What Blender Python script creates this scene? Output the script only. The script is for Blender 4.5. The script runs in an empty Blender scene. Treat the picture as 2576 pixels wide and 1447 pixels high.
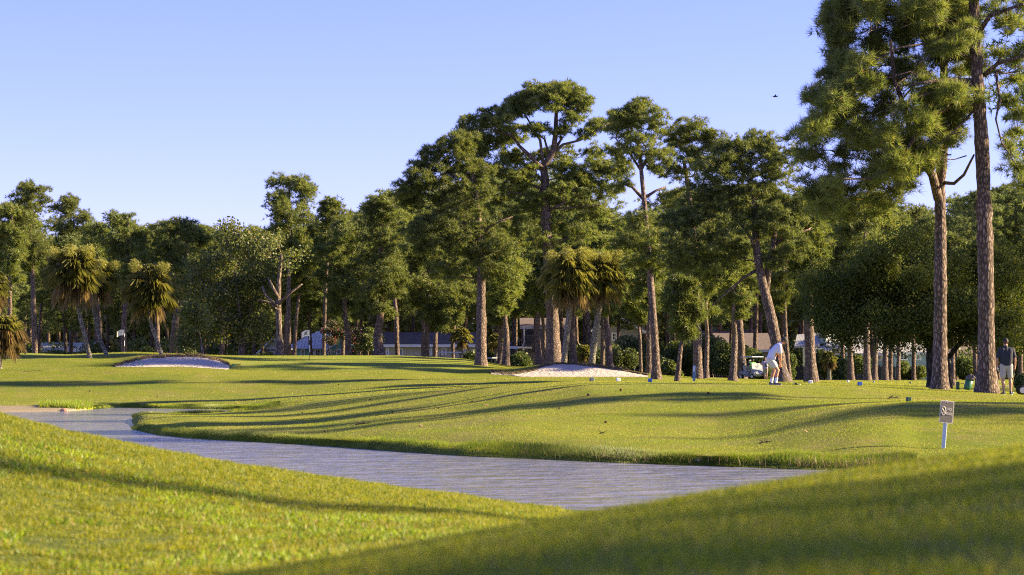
import bpy, math, random
import numpy as np
from mathutils import Vector, Matrix
R = math.radians
scene = bpy.context.scene
COL = scene.collection
F = 6082.0            # focal length in pixels of a 2576-wide picture (85 mm)
CAMZ = 2.0            # eye height above the datum; water lies at 0.1
PITCH = math.atan(214.5 / F)
# ---------------- camera
cam = bpy.data.cameras.new('camera'); camo = bpy.data.objects.new('camera', cam); COL.objects.link(camo)
camo.location = (0, 0, CAMZ); camo.rotation_euler = (math.pi / 2 + PITCH, 0, 0)
cam.lens = 85; cam.sensor_width = 36; cam.clip_start = 0.2; cam.clip_end = 8000
cam.dof.use_dof = True; cam.dof.focus_distance = 110; cam.dof.aperture_fstop = 3.2
scene.camera = camo
# ---------------- sky and sun
SUN_EL, SUN_AZ = 23.0, 86.0      # azimuth clockwise from +Y (straight ahead): right and a little behind the trees
w = bpy.data.worlds.new('World'); scene.world = w; w.use_nodes = True
nt = w.node_tree; bg = nt.nodes['Background']
sky = nt.nodes.new('ShaderNodeTexSky'); sky.sky_type = 'NISHITA'; sky.sun_disc = False
sky.sun_elevation = R(SUN_EL); sky.sun_rotation = R(SUN_AZ)
sky.air_density = 0.8; sky.dust_density = 0.1; sky.ozone_density = 5.0; sky.altitude = 0
tint = nt.nodes.new('ShaderNodeMix'); tint.data_type = 'RGBA'; tint.blend_type = 'MULTIPLY'; tint.inputs[0].default_value = 1; tint.inputs[7].default_value = (1.12, .77, 1.19, 1)   # the film's violet cast
nt.links.new(sky.outputs[0], tint.inputs[6]); nt.links.new(tint.outputs[2], bg.inputs[0]); bg.inputs[1].default_value = 0.068
sl = bpy.data.lights.new('sun', 'SUN'); sun = bpy.data.objects.new('sun', sl); COL.objects.link(sun)
SD = Vector((math.sin(R(SUN_AZ)) * math.cos(R(SUN_EL)), math.cos(R(SUN_AZ)) * math.cos(R(SUN_EL)), math.sin(R(SUN_EL))))
sun.rotation_euler = SD.to_track_quat('Z', 'Y').to_euler(); sun.location = (60, 30, 60)
sl.energy = 5.0; sl.angle = R(1.6); sl.color = (1.0, 0.78, 0.46)
vs = scene.view_settings
vs.view_transform = 'Standard'; vs.look = 'None'; vs.gamma = 1; vs.exposure = 1.94
try:
    scene.cycles.use_denoising = False; scene.cycles.use_adaptive_sampling = False; scene.cycles.filter_width = 1.1; scene.cycles.sample_clamp_indirect = 3; scene.cycles.sample_clamp_direct = 6
    scene.cycles.max_bounces = 6; scene.cycles.diffuse_bounces = 3; scene.cycles.transmission_bounces = 4
    scene.cycles.glossy_bounces = 2; scene.cycles.volume_bounces = 0
except Exception: pass

# ---------------- helpers
def P(u, v, d):
    """point at forward distance d that the photograph shows at (u, v)"""
    xc = (u - 1288) / F; yc = (723.5 - v) / F
    c, s = math.cos(PITCH), math.sin(PITCH)
    k = d / (c - s * yc)
    return Vector((xc * k, d, CAMZ + (s + c * yc) * k))
def link(o, parent=None):
    COL.objects.link(o)
    if parent is not None: o.parent = parent
    return o
def tag(o, label=None, cat=None, group=None, kind=None):
    if label: o['label'] = label
    if cat: o['category'] = cat
    if group: o['group'] = group
    if kind: o['kind'] = kind
    return o
def thing(name, label, cat, loc=(0, 0, 0), rz=0, group=None):
    o = bpy.data.objects.new(name, None); COL.objects.link(o)
    o.location = loc; o.rotation_euler = (0, 0, rz); o.empty_display_size = 0.3
    return tag(o, label, cat, group)
def np_mesh(name, V, Fc, mats, parent=None, smooth=False, mi=None):
    """mesh from arrays; Fc is (n,3) or (n,4)"""
    V = np.asarray(V, np.float32); Fc = np.asarray(Fc, np.int32)
    me = bpy.data.meshes.new(name); n, k = Fc.shape
    me.vertices.add(len(V)); me.vertices.foreach_set('co', V.ravel())
    me.loops.add(n * k); me.loops.foreach_set('vertex_index', Fc.ravel())
    me.polygons.add(n); me.polygons.foreach_set('loop_start', np.arange(0, n * k, k, dtype=np.int32))
    if mi is not None: me.polygons.foreach_set('material_index', np.asarray(mi, np.int32))
    me.update(calc_edges=True)
    if smooth: me.polygons.foreach_set('use_smooth', np.ones(n, bool))
    for m in (mats if isinstance(mats, (list, tuple)) else [mats]): me.materials.append(m)
    o = bpy.data.objects.new(name, me)
    return link(o, parent)
class MB:
    """collects boxes, tubes and polygons into one mesh"""
    def __init__(s): s.V = []; s.Fc = []
    def add(s, V, Fc):
        b = len(s.V); s.V += [tuple(v) for v in V]; s.Fc += [tuple(i + b for i in f) for f in Fc]; return s
    def box(s, c, size, rz=0, rx=0, ry=0, bev=0):
        hx, hy, hz = [a / 2 for a in size]
        M = Matrix.Translation(c) @ Matrix.Rotation(rz, 4, 'Z') @ Matrix.Rotation(ry, 4, 'Y') @ Matrix.Rotation(rx, 4, 'X')
        b = min(bev, hx * .9, hy * .9, hz * .9)
        if b <= 0:
            V = [M @ Vector((x * hx, y * hy, z * hz)) for x in (-1, 1) for y in (-1, 1) for z in (-1, 1)]
            return s.add(V, [(0, 1, 3, 2), (4, 6, 7, 5), (0, 4, 5, 1), (2, 3, 7, 6), (0, 2, 6, 4), (1, 5, 7, 3)])
        V = []; 
        for z, q in ((-hz, b), (-hz + b, 0), (hz - b, 0), (hz, b)):
            for x, y in ((-hx + q, -hy + b + q*0), (-hx + b, -hy + q), (hx - b, -hy + q), (hx - q, -hy + b), (hx - q, hy - b), (hx - b, hy - q), (-hx + b, hy - q), (-hx + q, hy - b)):
                V.append(M @ Vector((x, y, z)))
        Fc = [tuple(range(7, -1, -1)), tuple(range(24, 32))]
        for l in range(3):
            for i in range(8):
                j = (i + 1) % 8; Fc.append((l * 8 + i, l * 8 + j, l * 8 + 8 + j, l * 8 + 8 + i))
        return s.add(V, Fc)
    def tube(s, pts, rad, n=8, cap=True, sq=None):
        pts = [Vector(p) for p in pts]
        if not hasattr(rad, '__len__'): rad = [rad] * len(pts)
        V = []; Fc = []; ref = None
        for i, p in enumerate(pts):
            t = (pts[min(i + 1, len(pts) - 1)] - pts[max(i - 1, 0)]).normalized()
            if ref is None: ref = t.cross(Vector((0, 0, 1)) if abs(t.z) < .9 else Vector((0, 1, 0))).normalized()
            a = (ref - t * ref.dot(t)).normalized(); ref = a; bb = t.cross(a)
            for k in range(n):
                th = 2 * math.pi * k / n
                V.append(p + (a * math.cos(th) + bb * math.sin(th)) * rad[i])
        m = len(pts)
        for i in range(m - 1):
            for k in range(n):
                k2 = (k + 1) % n; Fc.append((i * n + k, i * n + k2, i * n + n + k2, i * n + n + k))
        if cap: Fc.append(tuple(range(n - 1, -1, -1))); Fc.append(tuple(range((m - 1) * n, m * n)))
        return s.add(V, Fc)
    def ell(s, c, r, nu=14, nv=9, M=None):
        V = []; Fc = []
        for j in range(nv + 1):
            ph = math.pi * j / nv
            for i in range(nu):
                th = 2 * math.pi * i / nu
                q = Vector((math.sin(ph) * math.cos(th) * r[0], math.sin(ph) * math.sin(th) * r[1], math.cos(ph) * r[2]))
                if M is not None: q = M @ q
                V.append(Vector(c) + q)
        for j in range(nv):
            for i in range(nu):
                i2 = (i + 1) % nu; Fc.append((j * nu + i, j * nu + nu + i, j * nu + nu + i2, j * nu + i2))
        return s.add(V, Fc)
    def prism(s, poly, a, b):
        """poly: 3D points of one face; extruded by vector b-a"""
        off = Vector(b) - Vector(a); n = len(poly)
        V = [Vector(p) for p in poly] + [Vector(p) + off for p in poly]
        Fc = [tuple(range(n - 1, -1, -1)), tuple(range(n, 2 * n))] + [(i, (i + 1) % n, n + (i + 1) % n, n + i) for i in range(n)]
        return s.add(V, Fc)
    def build(s, name, mat, parent=None, smooth=False):
        me = bpy.data.meshes.new(name); me.from_pydata(s.V, [], s.Fc)
        for m in (mat if isinstance(mat, list) else [mat]): me.materials.append(m)
        me.update()
        if smooth:
            me.polygons.foreach_set('use_smooth', [len(p.vertices) <= 4 for p in me.polygons])
        return link(bpy.data.objects.new(name, me), parent)

# ---------------- materials
def new_mat(name):
    m = bpy.data.materials.new(name); m.use_nodes = True; nt = m.node_tree
    return m, nt, nt.nodes['Principled BSDF'], nt.nodes['Material Output']
def N(nt, t, **kw):
    n = nt.nodes.new(t)
    for k, v in kw.items():
        if hasattr(n, k): setattr(n, k, v)
        else: n.inputs[k].default_value = v
    return n
def ramp(nt, stops):
    r = nt.nodes.new('ShaderNodeValToRGB'); e = r.color_ramp.elements
    while len(e) < len(stops): e.new(0.5)
    for k, (p, c) in enumerate(stops):
        e[k].position = p; e[k].color = (*c, 1) if hasattr(c, '__len__') else (c, c, c, 1)
    return r
def noise(nt, scale, detail=3, rough=.55, vec=None, dims=None):
    n = nt.nodes.new('ShaderNodeTexNoise'); n.inputs['Scale'].default_value = scale
    n.inputs['Detail'].default_value = detail; n.inputs['Roughness'].default_value = rough
    if vec is not None: nt.links.new(vec, n.inputs['Vector'])
    return n
def mixc(nt, a, b, fac, mode='MIX'):
    m = nt.nodes.new('ShaderNodeMix'); m.data_type = 'RGBA'; m.blend_type = mode
    for s_, v in ((m.inputs[0], fac), (m.inputs[6], a), (m.inputs[7], b)):
        if hasattr(v, 'is_output'): nt.links.new(v, s_)
        elif hasattr(v, '__len__'): s_.default_value = (*v, 1)
        else: s_.default_value = v
    return m.outputs[2]
def simple(name, c, rough=.6, metal=0, bump=0, bscale=40, var=.12):
    m, nt, b, _ = new_mat(name)
    tc = N(nt, 'ShaderNodeTexCoord')
    n = noise(nt, bscale * .3, 4, .6, tc.outputs['Object'])
    r = ramp(nt, [(.3, [x * (1 - var) for x in c]), (.7, [min(1, x * (1 + var)) for x in c])])
    nt.links.new(n.outputs[0], r.inputs[0]); nt.links.new(r.outputs[0], b.inputs['Base Color'])
    b.inputs['Roughness'].default_value = rough; b.inputs['Metallic'].default_value = metal
    if bump:
        n2 = noise(nt, bscale, 4, .6, tc.outputs['Object']); bp = N(nt, 'ShaderNodeBump'); bp.inputs['Strength'].default_value = bump
        bp.inputs['Distance'].default_value = .02
        nt.links.new(n2.outputs[0], bp.inputs['Height']); nt.links.new(bp.outputs[0], b.inputs['Normal'])
    return m
def leaf_mat(name, c1, c2, trans=.4, scale=1.2, c3=None, p3=.0, rough=.55, gloss=.04, dry=None):
    """leaves: colour varies per leaf and per clump, light passes through"""
    m, nt, b, out = new_mat(name)
    tc = N(nt, 'ShaderNodeTexCoord'); geo = N(nt, 'ShaderNodeNewGeometry'); oi = N(nt, 'ShaderNodeObjectInfo')
    n = noise(nt, scale, 2, .6, tc.outputs['Object'])
    ad = N(nt, 'ShaderNodeMath', operation='MULTIPLY_ADD'); ad.inputs[1].default_value = .45
    nt.links.new(geo.outputs['Random Per Island'], ad.inputs[0])
    sb = N(nt, 'ShaderNodeMath', operation='MULTIPLY_ADD'); sb.inputs[1].default_value = 1.0; sb.inputs[2].default_value = -.22
    nt.links.new(n.outputs[0], sb.inputs[0]); nt.links.new(sb.outputs[0], ad.inputs[2])
    r = ramp(nt, [(.25, c1), (.8, c2)]); nt.links.new(ad.outputs[0], r.inputs[0])
    col = r.outputs[0]
    if c3 is not None:
        gt = N(nt, 'ShaderNodeMath', operation='GREATER_THAN'); gt.inputs[1].default_value = 1 - p3
        nt.links.new(geo.outputs['Random Per Island'], gt.inputs[0]); col = mixc(nt, col, c3, gt.outputs[0])
    if dry is not None:      # straw coloured patches a few metres wide
        nd = noise(nt, dry[1], 4, .65, tc.outputs['Object']); rdd = ramp(nt, [(.46, 0.), (.64, dry[2])]); nt.links.new(nd.outputs[0], rdd.inputs[0]); col = mixc(nt, col, dry[0], rdd.outputs[0])
    hv = N(nt, 'ShaderNodeHueSaturation'); mr = N(nt, 'ShaderNodeMapRange')
    mr.inputs[3].default_value = .82; mr.inputs[4].default_value = 1.18
    nt.links.new(oi.outputs['Random'], mr.inputs[0]); nt.links.new(mr.outputs[0], hv.inputs['Value'])
    nt.links.new(col, hv.inputs['Color']); col = hv.outputs[0]
    nt.nodes.remove(b)
    d = N(nt, 'ShaderNodeBsdfDiffuse'); t = N(nt, 'ShaderNodeBsdfTranslucent'); g = N(nt, 'ShaderNodeBsdfGlossy')
    g.inputs['Roughness'].default_value = rough
    tcol = mixc(nt, col, (1.0, .95, .35), .35, 'MULTIPLY'); tb = N(nt, 'ShaderNodeHueSaturation'); tb.inputs['Value'].default_value = 1.5
    nt.links.new(tcol, tb.inputs['Color'])
    nt.links.new(col, d.inputs[0]); nt.links.new(tb.outputs[0], t.inputs[0])
    m1 = N(nt, 'ShaderNodeMixShader'); m1.inputs[0].default_value = trans
    nt.links.new(d.outputs[0], m1.inputs[1]); nt.links.new(t.outputs[0], m1.inputs[2])
    m2 = N(nt, 'ShaderNodeMixShader'); m2.inputs[0].default_value = gloss
    nt.links.new(m1.outputs[0], m2.inputs[1]); nt.links.new(g.outputs[0], m2.inputs[2])
    nt.links.new(m2.outputs[0], out.inputs[0])
    return m
def bark_mat(name, dark, mid, light, sx=5.0, sz=1.3, bump=.9):
    m, nt, b, _ = new_mat(name)
    tc = N(nt, 'ShaderNodeTexCoord'); mp = N(nt, 'ShaderNodeMapping'); mp.inputs['Scale'].default_value = (sx, sx, sz)
    nt.links.new(tc.outputs['Object'], mp.inputs[0])
    nz = noise(nt, 3, 3, .6, mp.outputs[0])
    dv = mixc(nt, mp.outputs[0], nz.outputs['Color'], .18)
    v = N(nt, 'ShaderNodeTexVoronoi', feature='DISTANCE_TO_EDGE'); v.inputs['Scale'].default_value = 1.6; nt.links.new(dv, v.inputs['Vector'])
    v2 = N(nt, 'ShaderNodeTexVoronoi'); v2.inputs['Scale'].default_value = 1.6; nt.links.new(dv, v2.inputs['Vector'])
    cr = ramp(nt, [(.0, dark), (.09, dark), (.22, (1, 1, 1))]); nt.links.new(v.outputs['Distance'], cr.inputs[0])
    pl = ramp(nt, [(.15, mid), (.6, light), (.9, [x * .8 for x in mid])]); sx_ = N(nt, 'ShaderNodeSeparateColor'); nt.links.new(v2.outputs['Color'], sx_.inputs[0])
    nt.links.new(sx_.outputs[0], pl.inputs[0])
    c = mixc(nt, pl.outputs[0], cr.outputs[0], .8, 'MULTIPLY')
    n3 = noise(nt, 14, 5, .7, mp.outputs[0]); r3 = ramp(nt, [(.3, .7), (.7, 1.25)]); nt.links.new(n3.outputs[0], r3.inputs[0])
    c = mixc(nt, c, r3.outputs[0], .8, 'MULTIPLY'); nt.links.new(c, b.inputs['Base Color'])
    b.inputs['Roughness'].default_value = .9
    ad = mixc(nt, cr.outputs[0], n3.outputs[0], .35)
    bp = N(nt, 'ShaderNodeBump'); bp.inputs['Strength'].default_value = bump; bp.inputs['Distance'].default_value = .05
    nt.links.new(ad, bp.inputs['Height']); nt.links.new(bp.outputs[0], b.inputs['Normal'])
    return m
M = {}
M['bark'] = bark_mat('pine_bark', (.10, .075, .057), (.21, .15, .112), (.32, .24, .185), 10, 3.2, .8)
M['bark_far'] = bark_mat('far_pine_bark', (.08, .058, .042), (.19, .13, .092), (.28, .20, .145), 7, 2)
M['bark_oak'] = bark_mat('oak_bark', (.03, .025, .02), (.07, .058, .045), (.11, .09, .07), 8, 2)
M['bark_palm'] = bark_mat('palm_trunk', (.16, .15, .11), (.24, .22, .17), (.33, .31, .25), 5, 6, .5)
M['bark_pale'] = bark_mat('pale_bark', (.12, .09, .07), (.24, .18, .14), (.32, .26, .2), 7, 1.5)
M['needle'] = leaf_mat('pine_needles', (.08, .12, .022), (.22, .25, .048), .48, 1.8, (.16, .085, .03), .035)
M['needle_dk'] = leaf_mat('pine_needles_dark', (.075, .11, .024), (.19, .22, .045), .46, 1.8, (.13, .075, .03), .03)  # slightly darker needle tone for the dark pines
M['needle_far'] = leaf_mat('far_pine_needles', (.09, .13, .032), (.21, .245, .062), .38, .35)
M['oak_leaf'] = leaf_mat('live_oak_leaves', (.042, .07, .012), (.15, .17, .024), .42, 1.6, (.17, .17, .03), .06, gloss=.02)
M['leaf_lt'] = leaf_mat('pale_green_leaves', (.065, .095, .02), (.17, .19, .042), .48, .7, (.22, .17, .03), .07)
M['leaf_dk'] = leaf_mat('shrub_leaves', (.04, .07, .014), (.13, .165, .03), .35, .8)
M['leaf_mg'] = leaf_mat('glossy_shrub_leaves', (.03, .055, .012), (.16, .19, .04), .35, 1.4)
M['palm_leaf'] = leaf_mat('palm_fronds', (.09, .105, .02), (.26, .24, .05), .35, .7)
M['palm_dead'] = leaf_mat('dead_palm_fronds', (.13, .10, .045), (.30, .22, .10), .35, .9)
M['palm_flower'] = leaf_mat('palm_blossom', (.20, .21, .03), (.34, .33, .06), .4, 1.5)
M['myrtle'] = leaf_mat('crape_myrtle_leaves', (.03, .045, .015), (.08, .085, .025), .35, .9, (.30, .06, .08), .12)
M['grass_blade'] = leaf_mat('grass_blades', (.10, .17, .003), (.40, .38, .006), .5, 7., (.34, .26, .06), .07)
M['weed'] = leaf_mat('weed_leaves', (.10, .17, .006), (.26, .33, .012), .5, 1.3, (.30, .20, .06), .10)
M['grass_fair'] = leaf_mat('fairway_blades', (.13, .20, .003), (.34, .34, .010), .45, 1.6, (.26, .20, .07), .015, dry=((.32, .25, .08), .32, .6))
M['grass_bank'] = leaf_mat('bank_grass', (.07, .12, .008), (.22, .26, .02), .45, .6, (.34, .28, .10), .05)

# ---------------- terrain: profile lines running away from the camera, tied to shores, banks and crests
WZ = .1                 # water level
SH = (CAMZ - WZ) * F    # shore distance = SH / (v - 938)
U = np.array([-9000, -1500, -500, 0, 170, 300, 345, 393, 500, 570, 620, 700, 800, 1000, 1170, 1290, 1380, 1480, 1550, 1620, 1700, 1800, 1900, 2000, 2150, 2300, 2450, 2576, 2900, 4200, 12000], float)
def cur(*pts):
    a = np.array(pts, float); return np.interp(U, a[:, 0], a[:, 1])
def vd(v, d): return CAMZ - (v - 938) / F * d
K = []
def knot(d, z): K.append((np.broadcast_to(np.asarray(d, float), U.shape).copy(), np.broadcast_to(np.asarray(z, float), U.shape).copy()))
knot(.6, CAMZ - 1.0)
knot(6.0, CAMZ + cur((0, -1.1), (500, -.9), (1000, -.62), (1480, -.53), (2576, -.50)))
cd = cur((0, 10), (700, 10), (1480, 11.3), (2000, 12.5), (2576, 14), (4200, 17))
cv = cur((-500, 1600), (0, 1560), (500, 1485), (700, 1447), (805, 1422), (987, 1388), (1169, 1351), (1352, 1320), (1479, 1297), (1650, 1268), (1800, 1240), (2000, 1208), (2150, 1185), (2300, 1163), (2450, 1142), (2576, 1124), (2900, 1090), (4200, 1000))
knot(cd, vd(cv, cd))
knot(cd + 5.5, CAMZ + cur((0, -1.39), (500, -1.38), (800, -1.36), (1169, -1.18), (1480, -1.15), (2576, -1.2)))
bd = cur((0, 30), (650, 30), (1000, 31), (1290, 32), (1480, 32), (2576, 33))
bv = cur((-1500, 950), (-500, 1000), (0, 1040), (164, 1084), (328, 1120), (491, 1151), (655, 1182), (805, 1202), (987, 1226), (1169, 1249), (1352, 1280), (1479, 1297), (1600, 1287), (2150, 1260), (2300, 1252), (2576, 1250))
bz = vd(bv, bd)
knot(23.5, .55 * K[-1][1] + .45 * bz - .03)
knot(bd, bz)
wd = cur((-1500, 42), (0, 39), (1290, 34.5), (1480, 33.5), (2576, 34))
land = cur((0, 0), (2140, 0), (2300, 1), (9000, 1))          # right of the water's end the ground stays dry
knot(wd, WZ * (1 - land) + .18 * land)
knot(wd + 2.5, -.6 * (1 - land) + .2 * land)
sv = cur((300, 1075), (345, 1082), (393, 1094), (500, 1104), (650, 1112), (803, 1121), (1000, 1136), (1169, 1147), (1290, 1152), (1534, 1163), (1744, 1171), (1921, 1177), (2131, 1183), (2300, 1186), (9000, 1186))
sd = SH / (sv - 938)
tong = cur((0, 0), (312, 0), (335, 1), (9000, 1))            # the near tongue of land starts at u = 335
def tz(z): return z * tong + (-.6) * (1 - tong)
knot(sd - 1.5, -.5 * (1 - land) + .22 * land)
knot(sd, tz(WZ - .02) * (1 - land) + .24 * land)
knot(sd + .45, tz(.23) * (1 - land) + .26 * land)
md = cur((0, 85), (345, 90), (500, 74), (650, 72), (800, 70), (1000, 66), (1290, 62), (1650, 60.5), (1900, 60), (4200, 60))
mv = cur((800, 1078), (1000, 1068), (1290, 1060), (1480, 1068), (1650, 1078), (1800, 1086), (1900, 1077), (2000, 1052), (2090, 1033), (2200, 1017), (2300, 1010), (2576, 1012), (4200, 1020))
mz = np.where(U < 790, cur((345, .33), (650, .36), (790, .38)), vd(mv, md))
knot(md, tz(mz))
dd = cur((0, 88), (345, 93), (500, 80), (650, 84), (800, 84), (1000, 80), (1290, 73), (1480, 70), (4200, 68.5))
dz = np.where(U < 650, .40, vd(cur((650, 1056), (800, 1046), (1000, 1030), (1290, 1010), (1480, 1001), (1700, 996), (1900, 995), (2000, 1000), (2150, 1003), (2300, 1004), (2576, 1007), (4200, 1010)), dd))
knot(dd, tz(dz))
pd = cur((0, 91), (345, 96), (500, 85), (650, 92), (800, 92), (1000, 88), (1290, 80), (1480, 76), (4200, 75.5))
pz = np.where(U < 650, .42, vd(cur((650, 1044), (800, 1031), (1000, 1008), (1290, 982), (1480, 970), (1700, 966), (1900, 967.5), (2150, 971), (2300, 984), (2450, 992), (2576, 998), (4200, 1000)), pd))
knot(pd, tz(pz))
rd = cur((0, 94), (345, 98), (500, 92), (650, 98), (800, 100), (1000, 96), (1290, 88), (1500, 84), (2300, 82), (4200, 81))
rv = cur((500, 1046), (650, 1035), (700, 1030), (800, 1019), (1000, 996), (1100, 985), (1200, 975), (1290, 968), (1400, 962), (1500, 959), (1800, 960.5), (1900, 963), (2000, 964), (2150, 968), (2300, 975), (2450, 984), (2576, 991), (4200, 995))
knot(rd, tz(np.where(U < 480, .40, vd(rv, rd))))
bsd = cur((0, 100), (345, 103), (500, 110), (620, 117), (700, 118), (800, 112), (1000, 107), (1290, 102), (1650, 104), (4200, 104))
knot(bsd, tz(cur((0, .08), (620, .08), (690, .18), (720, .35), (800, .62), (1000, 1.02), (1290, 1.4), (1480, 1.4), (1650, 1.33), (2300, 1.28), (2576, 1.22))))
knot(bsd + 3, cur((0, -.6), (600, -.5), (670, .05), (710, .33), (800, .62), (1000, 1.02), (1290, 1.38), (1480, 1.38), (1650, 1.35), (4200, 1.28)))
fs = cur((-500, 1038), (0, 1037), (170, 1035), (226, 1032.5), (238, 1023.5), (300, 1025), (400, 1028), (623, 1032), (680, 1033), (9000, 1033))
fd = np.maximum(SH / (fs - 938), bsd + 4)
knot(fd, np.where(U < 690, WZ - .02, cur((690, .3), (800, .65), (1000, 1.02), (1290, 1.38), (1480, 1.4), (1650, 1.38), (1900, 1.5), (2100, 1.5), (2300, 1.3), (2576, 1.27))))
knot(fd + .7, np.where(U < 232, .17, np.where(U < 690, .24, cur((690, .45), (800, .66), (1000, 1.02), (1290, 1.38), (1480, 1.4), (1650, 1.38), (1900, 1.5), (2100, 1.5), (2300, 1.3), (2576, 1.27)))))
knot(cur((-500, 136), (226, 136), (260, 138), (9000, 138)), cur((-500, .4), (170, .4), (300, .5), (650, .6), (800, .85), (1000, 1.15), (1290, 1.4), (1900, 1.48), (2100, 1.46), (2300, 1.3)))
knot(148, CAMZ + cur((-500, -.62), (650, -.62), (800, -.55), (1000, -.45), (1290, -.36), (1480, -.32), (1650, -.42), (1800, -.62), (4200, -.7)))
knot(158, vd(cur((-500, 925), (0, 928), (250, 928), (290, 924), (450, 923), (530, 928), (570, 931), (650, 937), (1000, 938), (1170, 946), (1290, 948.5), (1620, 948.5), (1700, 953), (1800, 962), (4200, 963)), 158))
knot(160.5, vd(cur((-500, 921), (0, 923), (250, 925), (290, 923.3), (450, 921), (530, 925), (570, 928), (650, 936), (1000, 936.5), (1170, 944), (1240, 944), (1300, 946.5), (1620, 947), (1700, 952), (1800, 961.5), (4200, 962.5)), 160.5))
knot(166, vd(cur((-500, 905), (0, 903), (170, 903), (250, 909), (289, 911), (346, 898), (412, 892.5), (470, 890.5), (516, 893), (555, 903), (578, 911), (620, 914), (700, 913), (800, 916), (1000, 921), (1170, 927), (1240, 931), (1300, 928), (1345, 921), (1375, 914), (1430, 910.5), (1500, 917.5), (1560, 926), (1624, 940), (1700, 947), (1760, 950), (1820, 956), (1900, 961), (4200, 962)), 166))
knot(172, vd(cur((-500, 898), (0, 894), (170, 897), (260, 893), (320, 890), (412, 891.5), (520, 895), (580, 902), (650, 905), (782, 908), (1000, 910), (1170, 915), (1230, 925), (1290, 930), (1345, 924), (1375, 918), (1430, 915), (1500, 922), (1560, 930), (1624, 943), (1700, 948), (1800, 955), (1900, 960), (4200, 961)), 172))
knot(184, vd(cur((-500, 890), (0, 887), (170, 893), (250, 892), (300, 888), (340, 886), (400, 888), (500, 892.5), (600, 894), (782, 895), (950, 894), (1060, 895), (1170, 903), (1230, 913), (1290, 923), (1400, 925), (1500, 930), (1620, 945), (1700, 948), (1800, 951), (1880, 953), (1950, 957), (4200, 960)), 184))
knot(190, K[-1][1] + cur((0, -.12), (1200, -.12), (1700, -.05), (4200, -.0)))
knot(198, cur((-500, 1.3), (0, 1.35), (1200, 1.35), (1700, 1.3), (1800, 1.32), (4200, 1.28)))
knot(215, cur((0, 1.2), (1700, 1.2), (1800, 1.25), (4200, 1.28)))
knot(330, cur((0, 1.3), (4200, 1.36)))
knot(720, 1.4)
KD = np.array([k[0] for k in K]); KZ = np.array([k[1] for k in K])      # knots x columns
UU = np.unique(np.concatenate([[-4000, -3000, -2000, -1500, -1000, -700, -500, -350], np.arange(-200, 2800, 12), np.arange(2800, 4200, 120), [4200, 5500, 7000]])).astype(float)
def smooth_u(A):
    B = np.array([np.interp(UU, U, a) for a in A])
    for _ in range(3):
        C = B.copy(); C[:, 1:-1] = .25 * B[:, :-2] + .5 * B[:, 1:-1] + .25 * B[:, 2:]; m = (UU > -150) & (UU < 2750)
        B[:, m] = C[:, m]
    return B
KDu, KZu = smooth_u(KD), smooth_u(KZ)
def pchip(x, y, q):
    h = np.diff(x); dl = np.diff(y) / h; m = np.zeros_like(y)
    same = dl[1:] * dl[:-1] > 0
    w1 = 2 * h[1:] + h[:-1]; w2 = h[1:] + 2 * h[:-1]
    with np.errstate(divide='ignore', invalid='ignore'):
        m[1:-1] = np.where(same, (w1 + w2) / (w1 / dl[:-1] + w2 / dl[1:]), 0)
    m[0] = dl[0]; m[-1] = dl[-1]
    i = np.clip(np.searchsorted(x, q, side='right') - 1, 0, len(x) - 2); t = (q - x[i]) / h[i]
    return ((2 * t**3 - 3 * t**2 + 1) * y[i] + (t**3 - 2 * t**2 + t) * h[i] * m[i] + (-2 * t**3 + 3 * t**2) * y[i + 1] + (t**3 - t**2) * h[i] * m[i + 1])
NS = 8
rows = len(K) * NS - NS + 1
TD = np.zeros((rows, len(UU))); TZ = np.zeros((rows, len(UU)))
for c in range(len(UU)):
    x = np.maximum.accumulate(KDu[:, c] + np.arange(len(K)) * 1e-3)
    q = np.concatenate([np.interp(np.arange(0, len(K) - 1, 1 / NS), np.arange(len(K)), x), [x[-1]]])
    TD[:, c] = q; TZ[:, c] = pchip(x, KZu[:, c], q)
rs = np.random.RandomState(5)
def vnoise(x, y, s, seed=0):
    """smooth value noise"""
    g = np.random.RandomState(seed).rand(256, 256); X = x / s; Y = y / s
    i = np.floor(X).astype(int); j = np.floor(Y).astype(int); a = X - i; b = Y - j
    a = a * a * (3 - 2 * a); b = b * b * (3 - 2 * b)
    G = lambda p, q_: g[p % 256, q_ % 256]
    return (G(i, j) * (1 - a) + G(i + 1, j) * a) * (1 - b) + (G(i, j + 1) * (1 - a) + G(i + 1, j + 1) * a) * b
TX = (UU[None, :] - 1288) / F * TD
amp = np.clip(TD / 60, .15, 1) * np.where(TD > 200, 0, 1) * np.where(TZ < .3, .2, 1)
TZ += amp * (.05 * (vnoise(TX, TD, 5.0, 1) - .5) + .022 * (vnoise(TX, TD, 1.6, 2) - .5))
# regular resampling for quick height look-ups
DG = np.concatenate([np.arange(.6, 230, .12), np.arange(230, 720, 10.)])
HG = np.array([np.interp(DG, TD[:, c], TZ[:, c]) for c in range(len(UU))]).T
def ground(x, y):
    x = np.asarray(x, float); y = np.asarray(y, float)
    u = 1288 + x / y * F
    cu = np.clip(np.interp(u, UU, np.arange(len(UU))), 0, len(UU) - 1.001); cy = np.clip(np.interp(y, DG, np.arange(len(DG))), 0, len(DG) - 1.001)
    i = cu.astype(int); j = cy.astype(int); a = cu - i; b = cy - j
    return (HG[j, i] * (1 - a) + HG[j, i + 1] * a) * (1 - b) + (HG[j + 1, i] * (1 - a) + HG[j + 1, i + 1] * a) * b
def on_ground(u, d, sink=0.0):
    x = (u - 1288) / F * d * 1.0003
    return Vector((x, d, float(ground(x, d)) - sink))

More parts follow.
